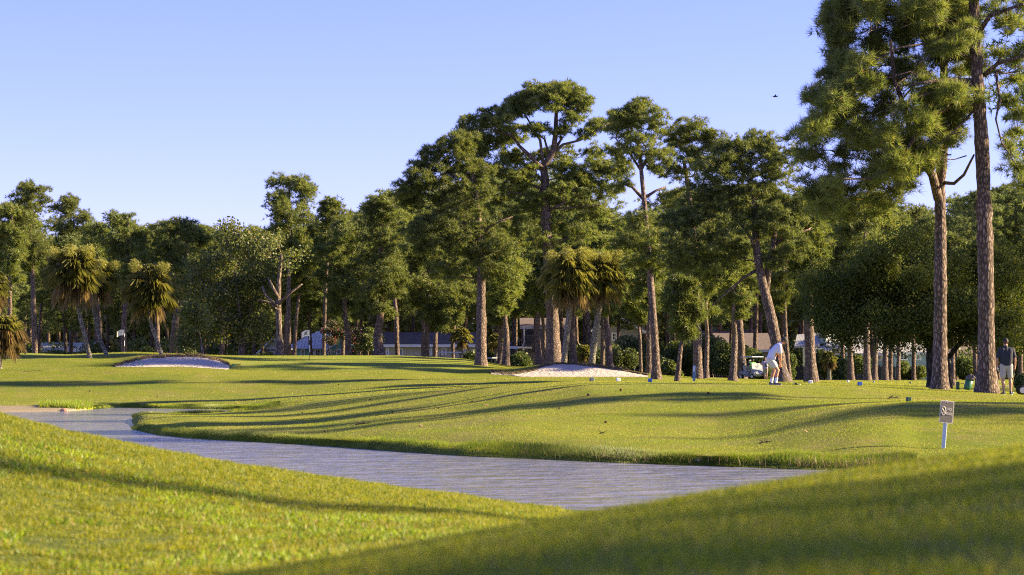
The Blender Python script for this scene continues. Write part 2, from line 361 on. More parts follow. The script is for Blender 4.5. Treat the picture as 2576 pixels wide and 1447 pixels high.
nr, nc = TD.shape
idx = np.arange(nr * nc).reshape(nr, nc)
quads = np.stack([idx[:-1, :-1], idx[:-1, 1:], idx[1:, 1:], idx[1:, :-1]], -1).reshape(-1, 4)
tv = np.stack([TX, TD, TZ], -1).reshape(-1, 3)
def terrain_mat():
    m, nt, b, out = new_mat('turf')
    tc = N(nt, 'ShaderNodeTexCoord'); O = tc.outputs['Object']
    at = N(nt, 'ShaderNodeVertexColor'); at.layer_name = 'zone'; thatch_shade = at.outputs['Alpha']; sp = N(nt, 'ShaderNodeSeparateColor'); nt.links.new(at.outputs[0], sp.inputs[0])
    n1 = noise(nt, .16, 3, .6, O); n2 = noise(nt, 1.3, 4, .6, O); n3 = noise(nt, 14, 4, .7, O)
    r1 = ramp(nt, [(.35, (.10, .15, .006)), (.65, (.19, .20, .012))]); nt.links.new(n1.outputs[0], r1.inputs[0])
    r2 = ramp(nt, [(.25, (.08, .12, .005)), (.5, (.16, .19, .010)), (.8, (.24, .21, .03))]); nt.links.new(n2.outputs[0], r2.inputs[0])
    c = mixc(nt, r1.outputs[0], r2.outputs[0], .5)
    r3 = ramp(nt, [(.25, .55), (.75, 1.35)]); nt.links.new(n3.outputs[0], r3.inputs[0])
    c = mixc(nt, c, r3.outputs[0], .75, 'MULTIPLY')
    c = mixc(nt, c, (.19, .24, .03), sp.outputs[1])                      # closely mown green
    nd = noise(nt, .5, 4, .7, O); rd_ = ramp(nt, [(.5, 0.), (.66, 1.)]); nt.links.new(nd.outputs[0], rd_.inputs[0])
    mu = N(nt, 'ShaderNodeMath', operation='MULTIPLY'); mu.inputs[1].default_value = .4; nt.links.new(rd_.outputs[0], mu.inputs[0])
    c = mixc(nt, c, (.22, .17, .075), mu.outputs[0])                      # dry straw patches
    ns = noise(nt, 1.1, 4, .65, O); ads = N(nt, 'ShaderNodeMath', operation='ADD'); nt.links.new(ns.outputs[0], ads.inputs[0]); nt.links.new(sp.outputs[0], ads.inputs[1])
    rs_ = ramp(nt, [(.92, 0.), (1., 1.)]); nt.links.new(ads.outputs[0], rs_.inputs[0])
    c = mixc(nt, c, (.25, .21, .13), rs_.outputs[0])                      # sandy spit
    nl = noise(nt, 2.2, 5, .7, O); rl = ramp(nt, [(.35, (.10, .055, .025)), (.7, (.22, .12, .06))]); nt.links.new(nl.outputs[0], rl.inputs[0])
    c = mixc(nt, c, rl.outputs[0], sp.outputs[2])                         # pine straw and litter
    c = mixc(nt, (.075, .10, .012), c, thatch_shade)                          # dark thatch under the long foreground grass, doubling as painted shade between its blades
    nt.links.new(c, b.inputs['Base Color']); b.inputs['Roughness'].default_value = .85
    try: b.inputs['Specular IOR Level'].default_value = .15
    except Exception: pass
    bp = N(nt, 'ShaderNodeBump'); bp.inputs['Strength'].default_value = .8; bp.inputs['Distance'].default_value = .035
    nb = noise(nt, 9, 6, .75, O); nt.links.new(nb.outputs[0], bp.inputs['Height']); nt.links.new(bp.outputs[0], b.inputs['Normal'])
    return m
M['turf'] = terrain_mat()
gr = np_mesh('ground', tv, quads, M['turf'], smooth=True); tag(gr, 'rolling mown turf of the course with banks, mounds and a raised putting green', kind='structure')
Ug = np.broadcast_to(UU[None, :], TD.shape)
def band(x, a, b, s): return np.clip((x - a) / s + .5, 0, 1) * np.clip((b - x) / s + .5, 0, 1)
zone = np.zeros((nr, nc, 4), np.float32); zone[..., 3] = 1
zone[..., 0] = band(Ug, -600, 225, 20) * band(TD, 112, 127, 5) * .62
zone[..., 1] = np.maximum(band(Ug, 600, 1180, 40) * band(TD, 163, 190, 3), band(Ug, -200, 250, 30) * band(TD, 176, 192, 3)) * .85
zone[..., 1] = np.maximum(zone[..., 1], band(Ug, 1480, 2100, 120) * band(TD, 72, 84, 3) * .3)
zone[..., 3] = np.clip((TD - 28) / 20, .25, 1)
zone[..., 2] = np.clip((TD - 250 - 18 * vnoise(TX, TD, 12., 9)) / 30, 0, 1) * .8
ca = gr.data.color_attributes.new('zone', 'FLOAT_COLOR', 'POINT'); ca.data.foreach_set('color', zone.ravel())

# ---------------- water
m, nt, b, out = new_mat('pond_water')
tc = N(nt, 'ShaderNodeTexCoord'); mp = N(nt, 'ShaderNodeMapping'); mp.inputs['Scale'].default_value = (.45, .8, 1); nt.links.new(tc.outputs['Object'], mp.inputs[0])
b.inputs['Base Color'].default_value = (.23, .225, .21, 1); b.inputs['Roughness'].default_value = .10; b.inputs['Specular Tint'].default_value = (1, .96, .88, 1)
b.inputs['IOR'].default_value = 2.5
n1 = noise(nt, 2.4, 4, .6, mp.outputs[0]); n1.inputs['Distortion'].default_value = .2; n2 = noise(nt, 1.2, 3, .6, mp.outputs[0])
h = N(nt, 'ShaderNodeMath', operation='MULTIPLY_ADD'); h.inputs[1].default_value = 1.3; nt.links.new(n2.outputs[0], h.inputs[0]); nt.links.new(n1.outputs[0], h.inputs[2])
bp = N(nt, 'ShaderNodeBump'); bp.inputs['Strength'].default_value = 1.0; bp.inputs['Distance'].default_value = .12
nt.links.new(h.outputs[0], bp.inputs['Height']); nt.links.new(bp.outputs[0], b.inputs['Normal'])
M['water'] = m
ux = np.array([-60, 30.]); wyv = [(-70, 25, WZ), (25, 25, WZ), (25, 150, WZ), (-70, 150, WZ)]
wo = MB().add([Vector(q) for q in wyv], [(0, 1, 2, 3)]).build('water', M['water']); tag(wo, 'rippled grey pond water winding between grass banks', kind='structure')
# ---------------- bunkers (sand sheet lying in the hollow, ragged root-brown lip above it)
M['sand'] = None
m, nt, b, out = new_mat('bunker_sand'); tc = N(nt, 'ShaderNodeTexCoord'); O = tc.outputs['Object']
n1 = noise(nt, 1.2, 5, .65, O); r1 = ramp(nt, [(.3, (.40, .36, .30)), (.7, (.54, .49, .42))]); nt.links.new(n1.outputs[0], r1.inputs[0])
n2 = noise(nt, 5, 3, .5, O); r2 = ramp(nt, [(.27, .45), (.36, 1.)]); nt.links.new(n2.outputs[0], r2.inputs[0])
nt.links.new(mixc(nt, r1.outputs[0], r2.outputs[0], .8, 'MULTIPLY'), b.inputs['Base Color']); b.inputs['Roughness'].default_value = .95
bp = N(nt, 'ShaderNodeBump'); bp.inputs['Strength'].default_value = .9; bp.inputs['Distance'].default_value = .3
n3 = noise(nt, 3.2, 5, .6, O); nt.links.new(n3.outputs[0], bp.inputs['Height']); nt.links.new(bp.outputs[0], b.inputs['Normal']); M['sand'] = m
M['lip'] = simple('bunker_lip_roots', (.13, .10, .055), .95, bump=.8, bscale=12, var=.6)
M['straw'] = leaf_mat('dead_grass', (.10, .075, .035), (.24, .18, .08), .3, 1.0)
def rowv(z, d): return 938 - (z - CAMZ) / d * F
def bunker(label, us, bot, lip, fr):
    """us: columns; bot/lip: row of the sand's lower and upper edge as functions of the column"""
    uu = np.arange(us[0], us[1], 2.5); sV = []; lV = []; n = 9; dq = np.arange(156.5, 172, .04)
    for u in uu:
        x = (u - 1288) / F * dq * 1.0003; z = ground(x, dq); vv = np.minimum.accumulate(rowv(z, dq))
        vb = np.interp(u, *bot); vl = np.interp(u, *lip) + 3.2; j = 3.6 * (vnoise(np.array([u]), np.array([3.]), 7., 4)[0] - .5)
        vl = vl + j; vl = min(vl, vb - .3); kb = int(np.argmax(vv <= vb)); kl = int(np.argmax(vv <= vl)) or len(dq) - 1; kt = int(np.argmax(vv <= vl - 6.5)) or kl + 8
        kl = max(kl, kb + 2); kt = max(kt, kl + 3); kt = min(kt, len(dq) - 1)
        a = np.linspace(kb, kl, n)
        for i_, q in enumerate(a):
            dd_ = np.interp(q, np.arange(len(dq)), dq); xx = (u - 1288) / F * dd_ * 1.0003
            sV.append((xx, dd_, float(ground(xx, dd_)) + (.035 if i_ else .01)))
        for i_, q in enumerate(np.linspace(kl, kt, 4)):
            dd_ = np.interp(q, np.arange(len(dq)), dq) - (.12 if i_ in (1, 2) else 0); xx = (u - 1288) / F * dd_ * 1.0003
            lV.append((xx, dd_, float(ground(xx, dd_)) + (.03, .09, .10, .0)[i_] + .0))
    nu = len(uu)
    def q(nn): i = np.arange(nu * nn).reshape(nu, nn); return np.stack([i[:-1, :-1], i[1:, :-1], i[1:, 1:], i[:-1, 1:]], -1).reshape(-1, 4)
    t = thing('sand_bunker', label, 'bunker', (0, 0, 0))
    np_mesh('sand', sV, q(n), M['sand'], t, True); np_mesh('lip', lV, q(4), M['lip'], t, True)
    L = np.array(lV).reshape(nu, 4, 3)
    k = 5200; i = np.random.RandomState(7).rand(k) * (nu - 1.01); f = np.random.RandomState(8).rand(k); ii = i.astype(int); fr_ = (i - ii)[:, None]
    jj = (f * 2.9).astype(int)
    pp = L[ii, jj] * (1 - fr_) + L[ii + 1, jj] * fr_
    blades('lip_grass', pp, .10, .028, M['straw'], t, seed=3, down=.5)
    return t
def blades(name, p, h, w, mat, parent=None, seed=0, down=0., lean=.5, hv=.5):
    rg = np.random.RandomState(seed); n = len(p); p = np.asarray(p)
    a = rg.rand(n) * 2 * np.pi; side = np.stack([np.cos(a), np.sin(a), 0 * a], 1)
    hh = (h * (1 - hv + 2 * hv * rg.rand(n)))[:, None] if np.isscalar(h) else (h * (1 - hv + 2 * hv * rg.rand(n)))[:, None]
    ww = (w * (.6 + .8 * rg.rand(n)))[:, None]
    ln = rg.randn(n, 3) * lean; ln[:, 2] = 1 - down * 1.6 * rg.rand(n); ln /= np.linalg.norm(ln, axis=1)[:, None]
    V = np.stack([p - side * ww / 2, p + side * ww / 2, p + ln * hh], 1).reshape(-1, 3)
    Fc = np.arange(3 * n).reshape(n, 3)
    return np_mesh(name, V, Fc, mat, parent)
def scatter(n, u0, u1, d0, d1, power=1, seed=0, patch=None, keep=None):
    rg = np.random.RandomState(seed); u = u0 + (u1 - u0) * rg.rand(n); r = rg.rand(n)
    if power == 1: d = np.sqrt(d0**2 + (d1**2 - d0**2) * r)
    elif power == 0: d = d0 + (d1 - d0) * r
    else: d = d0 * (d1 / d0) ** r
    x = (u - 1288) / F * d; z = ground(x, d); k = z > WZ + .03
    if patch: k &= rg.rand(n) < .2 + .9 * vnoise(x, d, patch, 11)
    if keep is not None: k &= keep(u, d, x, z)
    return np.stack([x, d, z - .005], 1)[k]
def grass(name, label, p, h, w, mat, **kw):
    o = blades(name, p, h, w, mat, **kw); tag(o, label, kind='stuff'); return o
def no_sand(u, d, x, z): return ~((u > 280) & (u < 590) & (d > 156) & (d < 167.5)) & ~((u > 1180) & (u < 1640) & (d > 156) & (d < 167.5)) & ~((u < 215) & (d > 110) & (d < 128))
def clmp(u, d, x, z): return np.random.RandomState(51).rand(len(x)) < np.clip(3.0 * (vnoise(x, d, .13, 31) * .7 + vnoise(x, d, .5, 32) * .5 - .36), .10, 1)
p = scatter(760000, -80, 1540, 13.5, 36, 1, 1, None, clmp); hh = .012 + .05 * vnoise(p[:, 0], p[:, 1], .13, 31) * (.5 + vnoise(p[:, 0], p[:, 1], .6, 32))
grass('foreground_grass', 'bright sunlit grass on the near left bank', p, hh, .009, M['grass_blade'], seed=1, lean=.6)
def wst(u, d, x, z): return (vnoise(x, d, .3, 21) > .55) & (vnoise(x, d, 1.6, 22) > .42)
p = scatter(110000, -80, 1400, 13.2, 27, 1, 12, None, wst); grass('foreground_weeds', 'taller weed tufts in the near left turf', p, .025 + .045 * vnoise(p[:, 0], p[:, 1], .3, 21), .022, M['weed'], seed=12, lean=1.0)
grass('mound_grass', 'shaded grass on the blurred near right mound', scatter(300000, 560, 2700, 5.2, 17, 1, 2, .25), .034, .006, M['grass_blade'], seed=2, lean=.6)
grass('tee_grass', 'mown grass over the tee and its slopes', scatter(700000, 300, 2700, 45, 100, 0, 3, 1.2), .03, .011, M['grass_fair'], seed=3, lean=.7)
grass('fairway_grass', 'mown grass on the far fairway and green surrounds', scatter(260000, -80, 2700, 118, 205, 0, 4, 2.5, no_sand), .045, .03, M['grass_fair'], seed=4, lean=.8)
# tall grass hanging over the pond's edges
def edge_pts(n, u0, u1, dfun, spread, seed):
    rg = np.random.RandomState(seed); u = u0 + (u1 - u0) * rg.rand(n); d = np.interp(u, UU, dfun) + rg.rand(n) ** 1.3 * spread - .05
    x = (u - 1288) / F * d; z = np.maximum(ground(x, d), WZ); return np.stack([x, d, z - .02], 1), rg
kS = 10 - 1
SDu = smooth_u(sd[None])[0]; FDu = smooth_u(fd[None])[0]; BSu = smooth_u(bsd[None])[0]
p, rg = edge_pts(70000, 334, 2300, SDu, 1.1, 5); hh = .055 + .07 * vnoise(p[:, 0], p[:, 1], .7, 5) + .04 * rg.rand(len(p))
grass('bank_grass', 'long fringe grass along the near edge of the tongue', p, hh, .014, M['grass_bank'], seed=5, lean=.35)
p, rg = edge_pts(30000, 236, 705, FDu, 1.6, 6); grass('far_bank_grass', 'long fringe grass along the far shore', p, .08, .03, M['grass_bank'], seed=6, lean=.35)
p, rg = edge_pts(9000, 336, 640, BSu, -1.5, 7); grass('tongue_back_grass', 'fringe grass along the back edge of the tongue', p, .18, .03, M['grass_bank'], seed=7, lean=.35)
p = scatter(9000, 100, 232, 122, 128, 1, 8); grass('spit_grass', 'bright green clump of reeds on the sandy spit', p, .26, .04, M['weed'], seed=8, lean=.4)
# dry reed stalks at the right end of the water
rg = np.random.RandomState(30); uu_ = np.concatenate([1290 + 900 * rg.rand(160), 2000 + 260 * rg.rand(200)]); dd_ = np.interp(uu_, UU, SDu) + .3 * rg.rand(len(uu_)); xx_ = (uu_ - 1288) / F * dd_
grass('reed_stalks', 'thin straw coloured stalks standing at the water edge', np.stack([xx_, dd_, np.maximum(ground(xx_, dd_), WZ) - .02], 1), .24, .014, M['straw'], seed=31, lean=.25)
bunker('bright sand bunker with a ragged brown lip below the two palms in the centre', (1235, 1632), ([1200, 1285, 1310, 1700], [940, 944.5, 948.3, 948.3]),
       ([1190, 1287, 1345, 1357, 1390, 1430, 1502, 1557, 1624, 1650], [935, 941, 931, 924, 915.5, 914.5, 922, 930, 942, 948]), 0)
bunker('shaded kidney shaped sand bunker with two green rakes on the left', (290, 580), ([285, 359, 451, 529, 568, 582], [923, 924, 922.6, 927, 930, 929]),
       ([289, 346, 379, 412, 470, 516, 555, 578], [921.5, 905, 900, 898, 895.8, 898.5, 908, 919]), 0)
# gravel path behind the tee on the right and a strip of cart path
# ================= trees
def unit(v): return v / np.linalg.norm(v, axis=-1, keepdims=True)
def frames(rg, dirs):
    r = rg.randn(*dirs.shape); return unit(np.cross(dirs, r))
def tufts(rg, c, ax, n, L, w):
    """needle bursts: c centres, ax axes, n needles each"""
    k = len(c); d = unit(ax[:, None, :] * .75 + unit(rg.randn(k, n, 3)))
    s = frames(rg, d); l = L * (.7 + .6 * rg.rand(k, n, 1)); b = c[:, None, :] + d * .02
    V = np.stack([b - s * w / 2, b + s * w / 2, b + d * l], 2).reshape(-1, 3)
    return V
def quads_of(rg, c, size, aspect=.6):
    n = len(c); d = unit(rg.randn(n, 3)); s = frames(rg, d); sz = (size * (.6 + .8 * rg.rand(n)))[:, None]
    a = d * sz; b = s * sz * aspect
    return np.stack([c - a, c - b, c + a, c + b], 1).reshape(-1, 3)
def limb(a, b, r0, r1, rg, sag=.12, n=6, wob=.05):
    a = np.array(a, float); b = np.array(b, float); L = np.linalg.norm(b - a); t = np.linspace(0, 1, n)[:, None]
    p = a + (b - a) * t; p[:, 2] -= (np.sin(t[:, 0] * np.pi) * sag * L); p[1:-1] += rg.randn(n - 2, 3) * wob * L * .6
    return [tuple(q) for q in p], list(r0 + (r1 - r0) * t[:, 0] ** .8)
def tree_parts(root, rg, path, rad, blobs, mats, needle=(.26, .03, 12), pad=(.75, .55), tper=26, extra=(), twig=True, leafy=None, limb_r=.45, flare=True, dens=5., rvx=1.5, tw=4):
    """path/rad: trunk; blobs: (centre, radii, pads). Coordinates local to the root."""
    mb = MB(); path = [Vector(p) for p in path]
    # finer trunk with slight irregularity
    P_ = []; R_ = []; m_ = 7
    arr = np.array([tuple(p) for p in path]); ra = np.array(rad, float); L = np.linspace(0, len(path) - 1, (len(path) - 1) * m_ + 1)
    for q in L:
        i = min(int(q), len(path) - 2); f = q - i
        P_.append(arr[i] * (1 - f) + arr[i + 1] * f); R_.append(ra[i] * (1 - f) + ra[i + 1] * f)
    P_ = np.array(P_); 
    for _ in range(3): P_[1:-1] = .25 * P_[:-2] + .5 * P_[1:-1] + .25 * P_[2:]
    R_ = np.array(R_) * (1 + .05 * rg.randn(len(R_)))
    if flare:
        hgt = P_[:, 2] - P_[0, 2]; R_ *= 1 + .45 * np.exp(-hgt / .45)
        P_ = np.vstack([P_[0] - [0, 0, .35], P_]); R_ = np.concatenate([[R_[0] * 1.1], R_])
    mb.tube([tuple(p) for p in P_], list(R_), 12 if rad[0] > .25 else 9)
    for (pp, rr) in extra: mb.tube(pp, rr, 7)
    sel = P_[:, 2] > P_[0, 2] + .36 * (P_[-1, 2] - P_[0, 2]); anch = [P_[sel]]; anr = [R_[sel] * limb_r]
    for (pp, rr) in extra: anch.append(np.array(pp)); anr.append(np.array(rr) * .8)
    anch = np.concatenate(anch); anr = np.concatenate(anr); PCs = []
    blobs = sorted(blobs, key=lambda b_: math.hypot(b_[0][0] - np.interp(b_[0][2], P_[:, 2], P_[:, 0]), b_[0][1] - np.interp(b_[0][2], P_[:, 2], P_[:, 1])))
    for (c, r, n) in blobs:
        c = np.array(c, float); r = np.array(r, float); n = max(2, int(n * dens))
        dv = c - anch; dist = np.linalg.norm(dv, axis=1); hor = np.hypot(dv[:, 0], dv[:, 1]); i = int(np.argmin(dist + .5 * np.abs(dv[:, 2] - .35 * hor)))
        a = anch[i]; r0 = min(anr[i] * .8, .022 * (dist[i] + .8)) + .012
        lp, lr = limb(a, c, r0, r0 * .35, rg, .06, 7, .07); mb.tube(lp, lr, 6)
        lp = np.array(lp); anch = np.concatenate([anch, lp[2:]]); anr = np.concatenate([anr, np.array(lr)[2:]])
        pc = rg.randn(n, 3); pc = unit(pc) * (rg.rand(n, 1) ** .45); pc = c + pc * r * np.array([1, 1, rvx]); PCs.append(pc)
        if twig:
            for q in pc[::tw]:
                k = min(6, max(2, int(rg.rand() * 3) + 3)); tp, tr = limb(lp[k], q, r0 * .3, .01, rg, -.05, 4, .08); mb.tube(tp, tr, 4, cap=False)
    mb.build('trunk', mats[0], root, True)
    PC = np.concatenate(PCs); npd = len(PC)
    pr = pad[0] * (.65 + .7 * rg.rand(npd))
    if leafy is None:
        q = unit(rg.randn(npd, tper, 3)); q[..., 2] = np.abs(q[..., 2]) * 1.15 - .35; rr = (rg.rand(npd, tper, 1) ** .4)
        tc_ = PC[:, None, :] + q * rr * pr[:, None, None] * np.array([1, 1, pad[1]])
        ax = unit(q + np.array([0, 0, .45])); V = tufts(rg, tc_.reshape(-1, 3), ax.reshape(-1, 3), needle[2], needle[0], needle[1])
        return np_mesh('crown', V, np.arange(len(V)).reshape(-1, 3), mats[1], root)
    q = unit(rg.randn(npd, tper, 3)); rr = (rg.rand(npd, tper, 1) ** .5)
    tc_ = PC[:, None, :] + q * rr * pr[:, None, None] * np.array([1, 1, pad[1]])
    V = quads_of(rg, tc_.reshape(-1, 3), leafy); return np_mesh('crown', V, np.arange(len(V)).reshape(-1, 4), mats[1], root)
def loc_px(base, d, u, v, off=0.):
    q = P(u, v, d + off) - base; return (q.x, q.y, q.z)
def px_tree(name, label, cat, trunk, d, wpx, blobs, mats, group=None, limbs=(), seed=0, top_r=.35, depth=.8, base_v=None, fwd=0, **kw):
    """a tree read off the photograph: trunk [(u,v)..] from base to top, blobs (u,v,ru,rv,n[,depth offset])"""
    rg = np.random.RandomState(seed + 100); base = on_ground(trunk[0][0], d) if base_v is None else P(trunk[0][0], base_v, d)
    root = thing(name, label, cat, base, 0, group); s = d / F
    path = [(0, 0, 0)] + [loc_px(base, d, u, v, (.25 * s * 40) * rg.randn()) for u, v in trunk[1:]]
    r0 = wpx * s / 2; rad = [r0 * (1 - (1 - top_r) * i / (len(path) - 1)) for i in range(len(path))]
    bl = []
    for b_ in blobs:
        off = b_[5] * s if len(b_) > 5 else (rg.rand() * 2 - 1) * depth * max(b_[2], 55) * s
        bl.append((loc_px(base, d, b_[0], b_[1], off), (b_[2] * s, b_[2] * s * .9, b_[3] * s), b_[4]))
    ex = []
    for (pts, w0, w1) in limbs:
        pp = [loc_px(base, d, u, v, 0 if k == 0 else ((rg.rand() - .5) * 30 - fwd) * s * k) for k, (u, v) in enumerate(pts)]
        nn = len(pp); ex.append((pp, [(w0 + (w1 - w0) * k / (nn - 1)) * s / 2 for k in range(nn)]))
    tree_parts(root, rg, path, rad, bl, mats, extra=ex, **kw); return root
def auto_blobs(rg, u, v0, v1, R_, n, pads, flat=.5):
    """crown between rows v0 (top) and v1 (bottom), half-width R_ pixels"""
    out = []
    for k in range(n):
        t = (k + .5) / n; v = v0 + (v1 - v0) * t ** 1.1; wr = R_ * (.42 + .58 * math.sin(math.pi * min(1, .22 + t * .75)))
        a = rg.rand() * 6.283; rr = wr * (.25 + .75 * rg.rand()) * .8
        ru = wr * (.34 + .2 * rg.rand())
        out.append((u + math.cos(a) * rr, v + ru * flat * .6, ru, ru * flat, pads, math.sin(a) * rr))
    out.append((u, v0 + R_ * .18, R_ * .38, R_ * .2, pads, 0))
    return out
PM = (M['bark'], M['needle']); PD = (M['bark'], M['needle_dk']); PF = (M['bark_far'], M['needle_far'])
# ---- hero pine in the centre
px_tree('pine_tree', 'tallest pine of the middle group, thick sunlit trunk rising behind the right bunker', 'tree',
    [(1394, 912), (1390, 800), (1384, 700), (1375, 598), (1372, 464), (1367, 420), (1393, 379), (1398, 330), (1400, 260)], 175, 36,
    [(1390, 232, 84, 20, 20), (1505, 318, 28, 12, 5), (1470, 340, 24, 10, 3), (1400, 395, 60, 22, 8, 70), (1325, 415, 55, 24, 8, 70), (1500, 380, 36, 14, 4, 60), (1290, 345, 50, 22, 7, 60), (1440, 255, 46, 22, 9), (1310, 268, 50, 20, 9), (1260, 300, 50, 22, 8), (1170, 350, 40, 24, 7), (1405, 236, 62, 18, 14), (1335, 240, 45, 18, 9), (1465, 268, 28, 22, 6), (1290, 282, 42, 16, 8), (1228, 300, 45, 18, 9), (1180, 330, 36, 26, 8), (1355, 328, 34, 14, 6), (1412, 330, 24, 13, 4), (1240, 345, 60, 22, 11), (1430, 430, 46, 18, 8), (1500, 418, 50, 18, 9), (1558, 428, 34, 20, 7), (1450, 452, 40, 12, 6), (1285, 392, 40, 14, 6), (1545, 305, 30, 16, 5), (1190, 410, 55, 28, 9), (1300, 455, 50, 22, 8), (1330, 520, 50, 24, 8), (1230, 500, 60, 30, 9), (1460, 510, 60, 20, 7), (1400, 560, 50, 22, 7), (1280, 570, 50, 24, 7), (1500, 540, 50, 20, 6), (1380, 262, 50, 18, 8), (1440, 300, 30, 16, 5), (1300, 260, 34, 14, 5), (1210, 370, 50, 26, 8), (1260, 430, 50, 24, 8), (1330, 440, 30, 16, 4), (1490, 450, 50, 18, 6), (1420, 480, 50, 18, 5), (1530, 480, 40, 18, 5), (1340, 610, 60, 22, 7), (1460, 590, 50, 20, 6), (1380, 500, 40, 20, 5)],
    PM, top_r=.22, limbs=[([(1367, 425), (1326, 386), (1307, 368), (1289, 342), (1240, 327)], 12, 4), ([(1380, 400), (1415, 364), (1459, 353), (1511, 323), (1533, 309)], 8, 3), ([(1366, 410), (1359, 353), (1333, 309), (1311, 272)], 9, 3),
        ([(1363, 453), (1345, 436), (1325, 430)], 9, 5), ([(1365, 476), (1333, 464), (1307, 487), (1281, 483)], 8, 4), ([(1378, 531), (1415, 513), (1437, 483), (1459, 468), (1489, 461), (1548, 450)], 9, 3), ([(1384, 524), (1430, 524), (1456, 520), (1511, 516)], 6, 3), ([(1381, 390), (1370, 350), (1356, 340)], 7, 4), ([(1398, 372), (1412, 350), (1410, 343)], 8, 5)],
    seed=1, tper=13, needle=(.26, .04, 10), pad=(.33, .8))
px_tree('pine_tree', 'pine with a straight thick sunlit trunk, left neighbour of the tallest pine', 'tree',
    [(1210, 908), (1210, 800), (1211, 700), (1208, 620), (1200, 500), (1180, 400), (1150, 350)], 172, 26,
    [(1140, 370, 42, 24, 9), (1090, 400, 42, 26, 9), (1060, 440, 42, 28, 9), (1150, 430, 60, 35, 12), (1110, 490, 70, 35, 13), (1040, 500, 40, 26, 8), (1190, 500, 60, 35, 10), (1140, 560, 80, 35, 12), (1230, 580, 60, 30, 9), (1060, 570, 55, 26, 8), (1190, 630, 55, 22, 8), (1120, 620, 50, 24, 8), (1015, 480, 30, 20, 5), (1270, 620, 50, 20, 7), (1170, 360, 40, 22, 7), (1080, 440, 60, 30, 9), (1200, 440, 50, 30, 8), (1130, 680, 60, 22, 8), (1240, 680, 50, 20, 7), (1040, 610, 50, 24, 7)],
    PM, seed=2, tper=13, needle=(.26, .04, 10), pad=(.34, .8), limbs=[([(1209, 640), (1170, 560), (1130, 520)], 8, 4), ([(1205, 590), (1250, 560), (1290, 545)], 8, 3), ([(1206, 610), (1160, 600), (1090, 610)], 7, 3)])
px_tree('pine_tree', 'open crowned pine with long slender leaning trunk right of the centre palms', 'tree',
    [(1651, 938), (1647, 850), (1640, 750), (1632, 650), (1624, 540), (1613, 430), (1606, 350)], 150, 22,
    [(1610, 275, 40, 20, 8), (1575, 320, 50, 24, 9), (1645, 310, 46, 26, 9), (1600, 370, 55, 26, 9), (1655, 400, 50, 30, 9), (1550, 390, 40, 20, 6), (1590, 300, 40, 20, 6), (1560, 300, 32, 18, 5), (1610, 560, 60, 26, 8), (1660, 600, 60, 26, 8), (1580, 610, 50, 22, 7), (1610, 660, 60, 24, 8), (1670, 660, 40, 20, 5), (1560, 470, 40, 16, 4)],
    PM, seed=3, tper=12, needle=(.24, .036, 10), pad=(.30, .8), limbs=[([(1618, 500), (1590, 470), (1565, 462)], 10, 5), ([(1618, 500), (1650, 480), (1675, 470)], 9, 4), ([(1613, 430), (1580, 380), (1545, 345)], 7, 3), ([(1613, 430), (1640, 370), (1655, 340)], 7, 3)])
px_tree('pine_tree', 'round topped pine standing right of the open crowned pine', 'tree',
    [(1755, 942), (1754, 820), (1752, 700), (1742, 560), (1728, 450), (1720, 400)], 165, 24,
    [(1740, 325, 48, 20, 9), (1700, 350, 48, 22, 9), (1785, 350, 42, 20, 8), (1730, 385, 66, 24, 10), (1690, 430, 50, 22, 7), (1770, 420, 50, 22, 7), (1810, 370, 30, 16, 4), (1700, 500, 50, 22, 6), (1750, 520, 50, 22, 6), (1780, 680, 55, 26, 7), (1720, 700, 55, 28, 7), (1740, 620, 55, 28, 7)],
    PM, seed=4, tper=12, needle=(.25, .038, 10), pad=(.31, .8))
px_tree('pine_tree', 'dark dense pine with a forked leaning trunk behind the golfer', 'tree',
    [(1968, 955), (1958, 890), (1938, 790), (1915, 700), (1902, 625), (1900, 560), (1888, 470)], 135, 33,
    [(1905, 365, 60, 26, 12), (1850, 385, 62, 30, 13), (1960, 400, 56, 34, 12), (1800, 430, 50, 32, 10), (1880, 450, 80, 40, 16), (1770, 490, 50, 34, 10), (1950, 480, 60, 40, 12), (1840, 520, 80, 40, 16), (1740, 550, 50, 34, 10), (1690, 570, 34, 24, 6), (1900, 560, 60, 34, 10), (1800, 600, 70, 30, 12), (1960, 560, 56, 34, 10), (1720, 620, 50, 26, 8), (2010, 520, 40, 34, 8), (1850, 640, 60, 24, 9), (1770, 670, 50, 22, 7), (2000, 620, 46, 26, 7), (1960, 660, 40, 20, 5), (1700, 660, 40, 20, 5)],
    PD, seed=5, tper=12, needle=(.22, .032, 11), pad=(.30, .8), limbs=[([(1925, 740), (1935, 660), (1945, 620), (1950, 560)], 22, 12), ([(1903, 680), (1870, 700), (1830, 735), (1790, 770)], 9, 3), ([(1945, 620), (1970, 600), (2000, 590), (2040, 575)], 9, 4), ([(1903, 640), (1890, 600), (1860, 560)], 10, 5), ([(1975, 600), (1980, 640), (1978, 680)], 4, 2)])
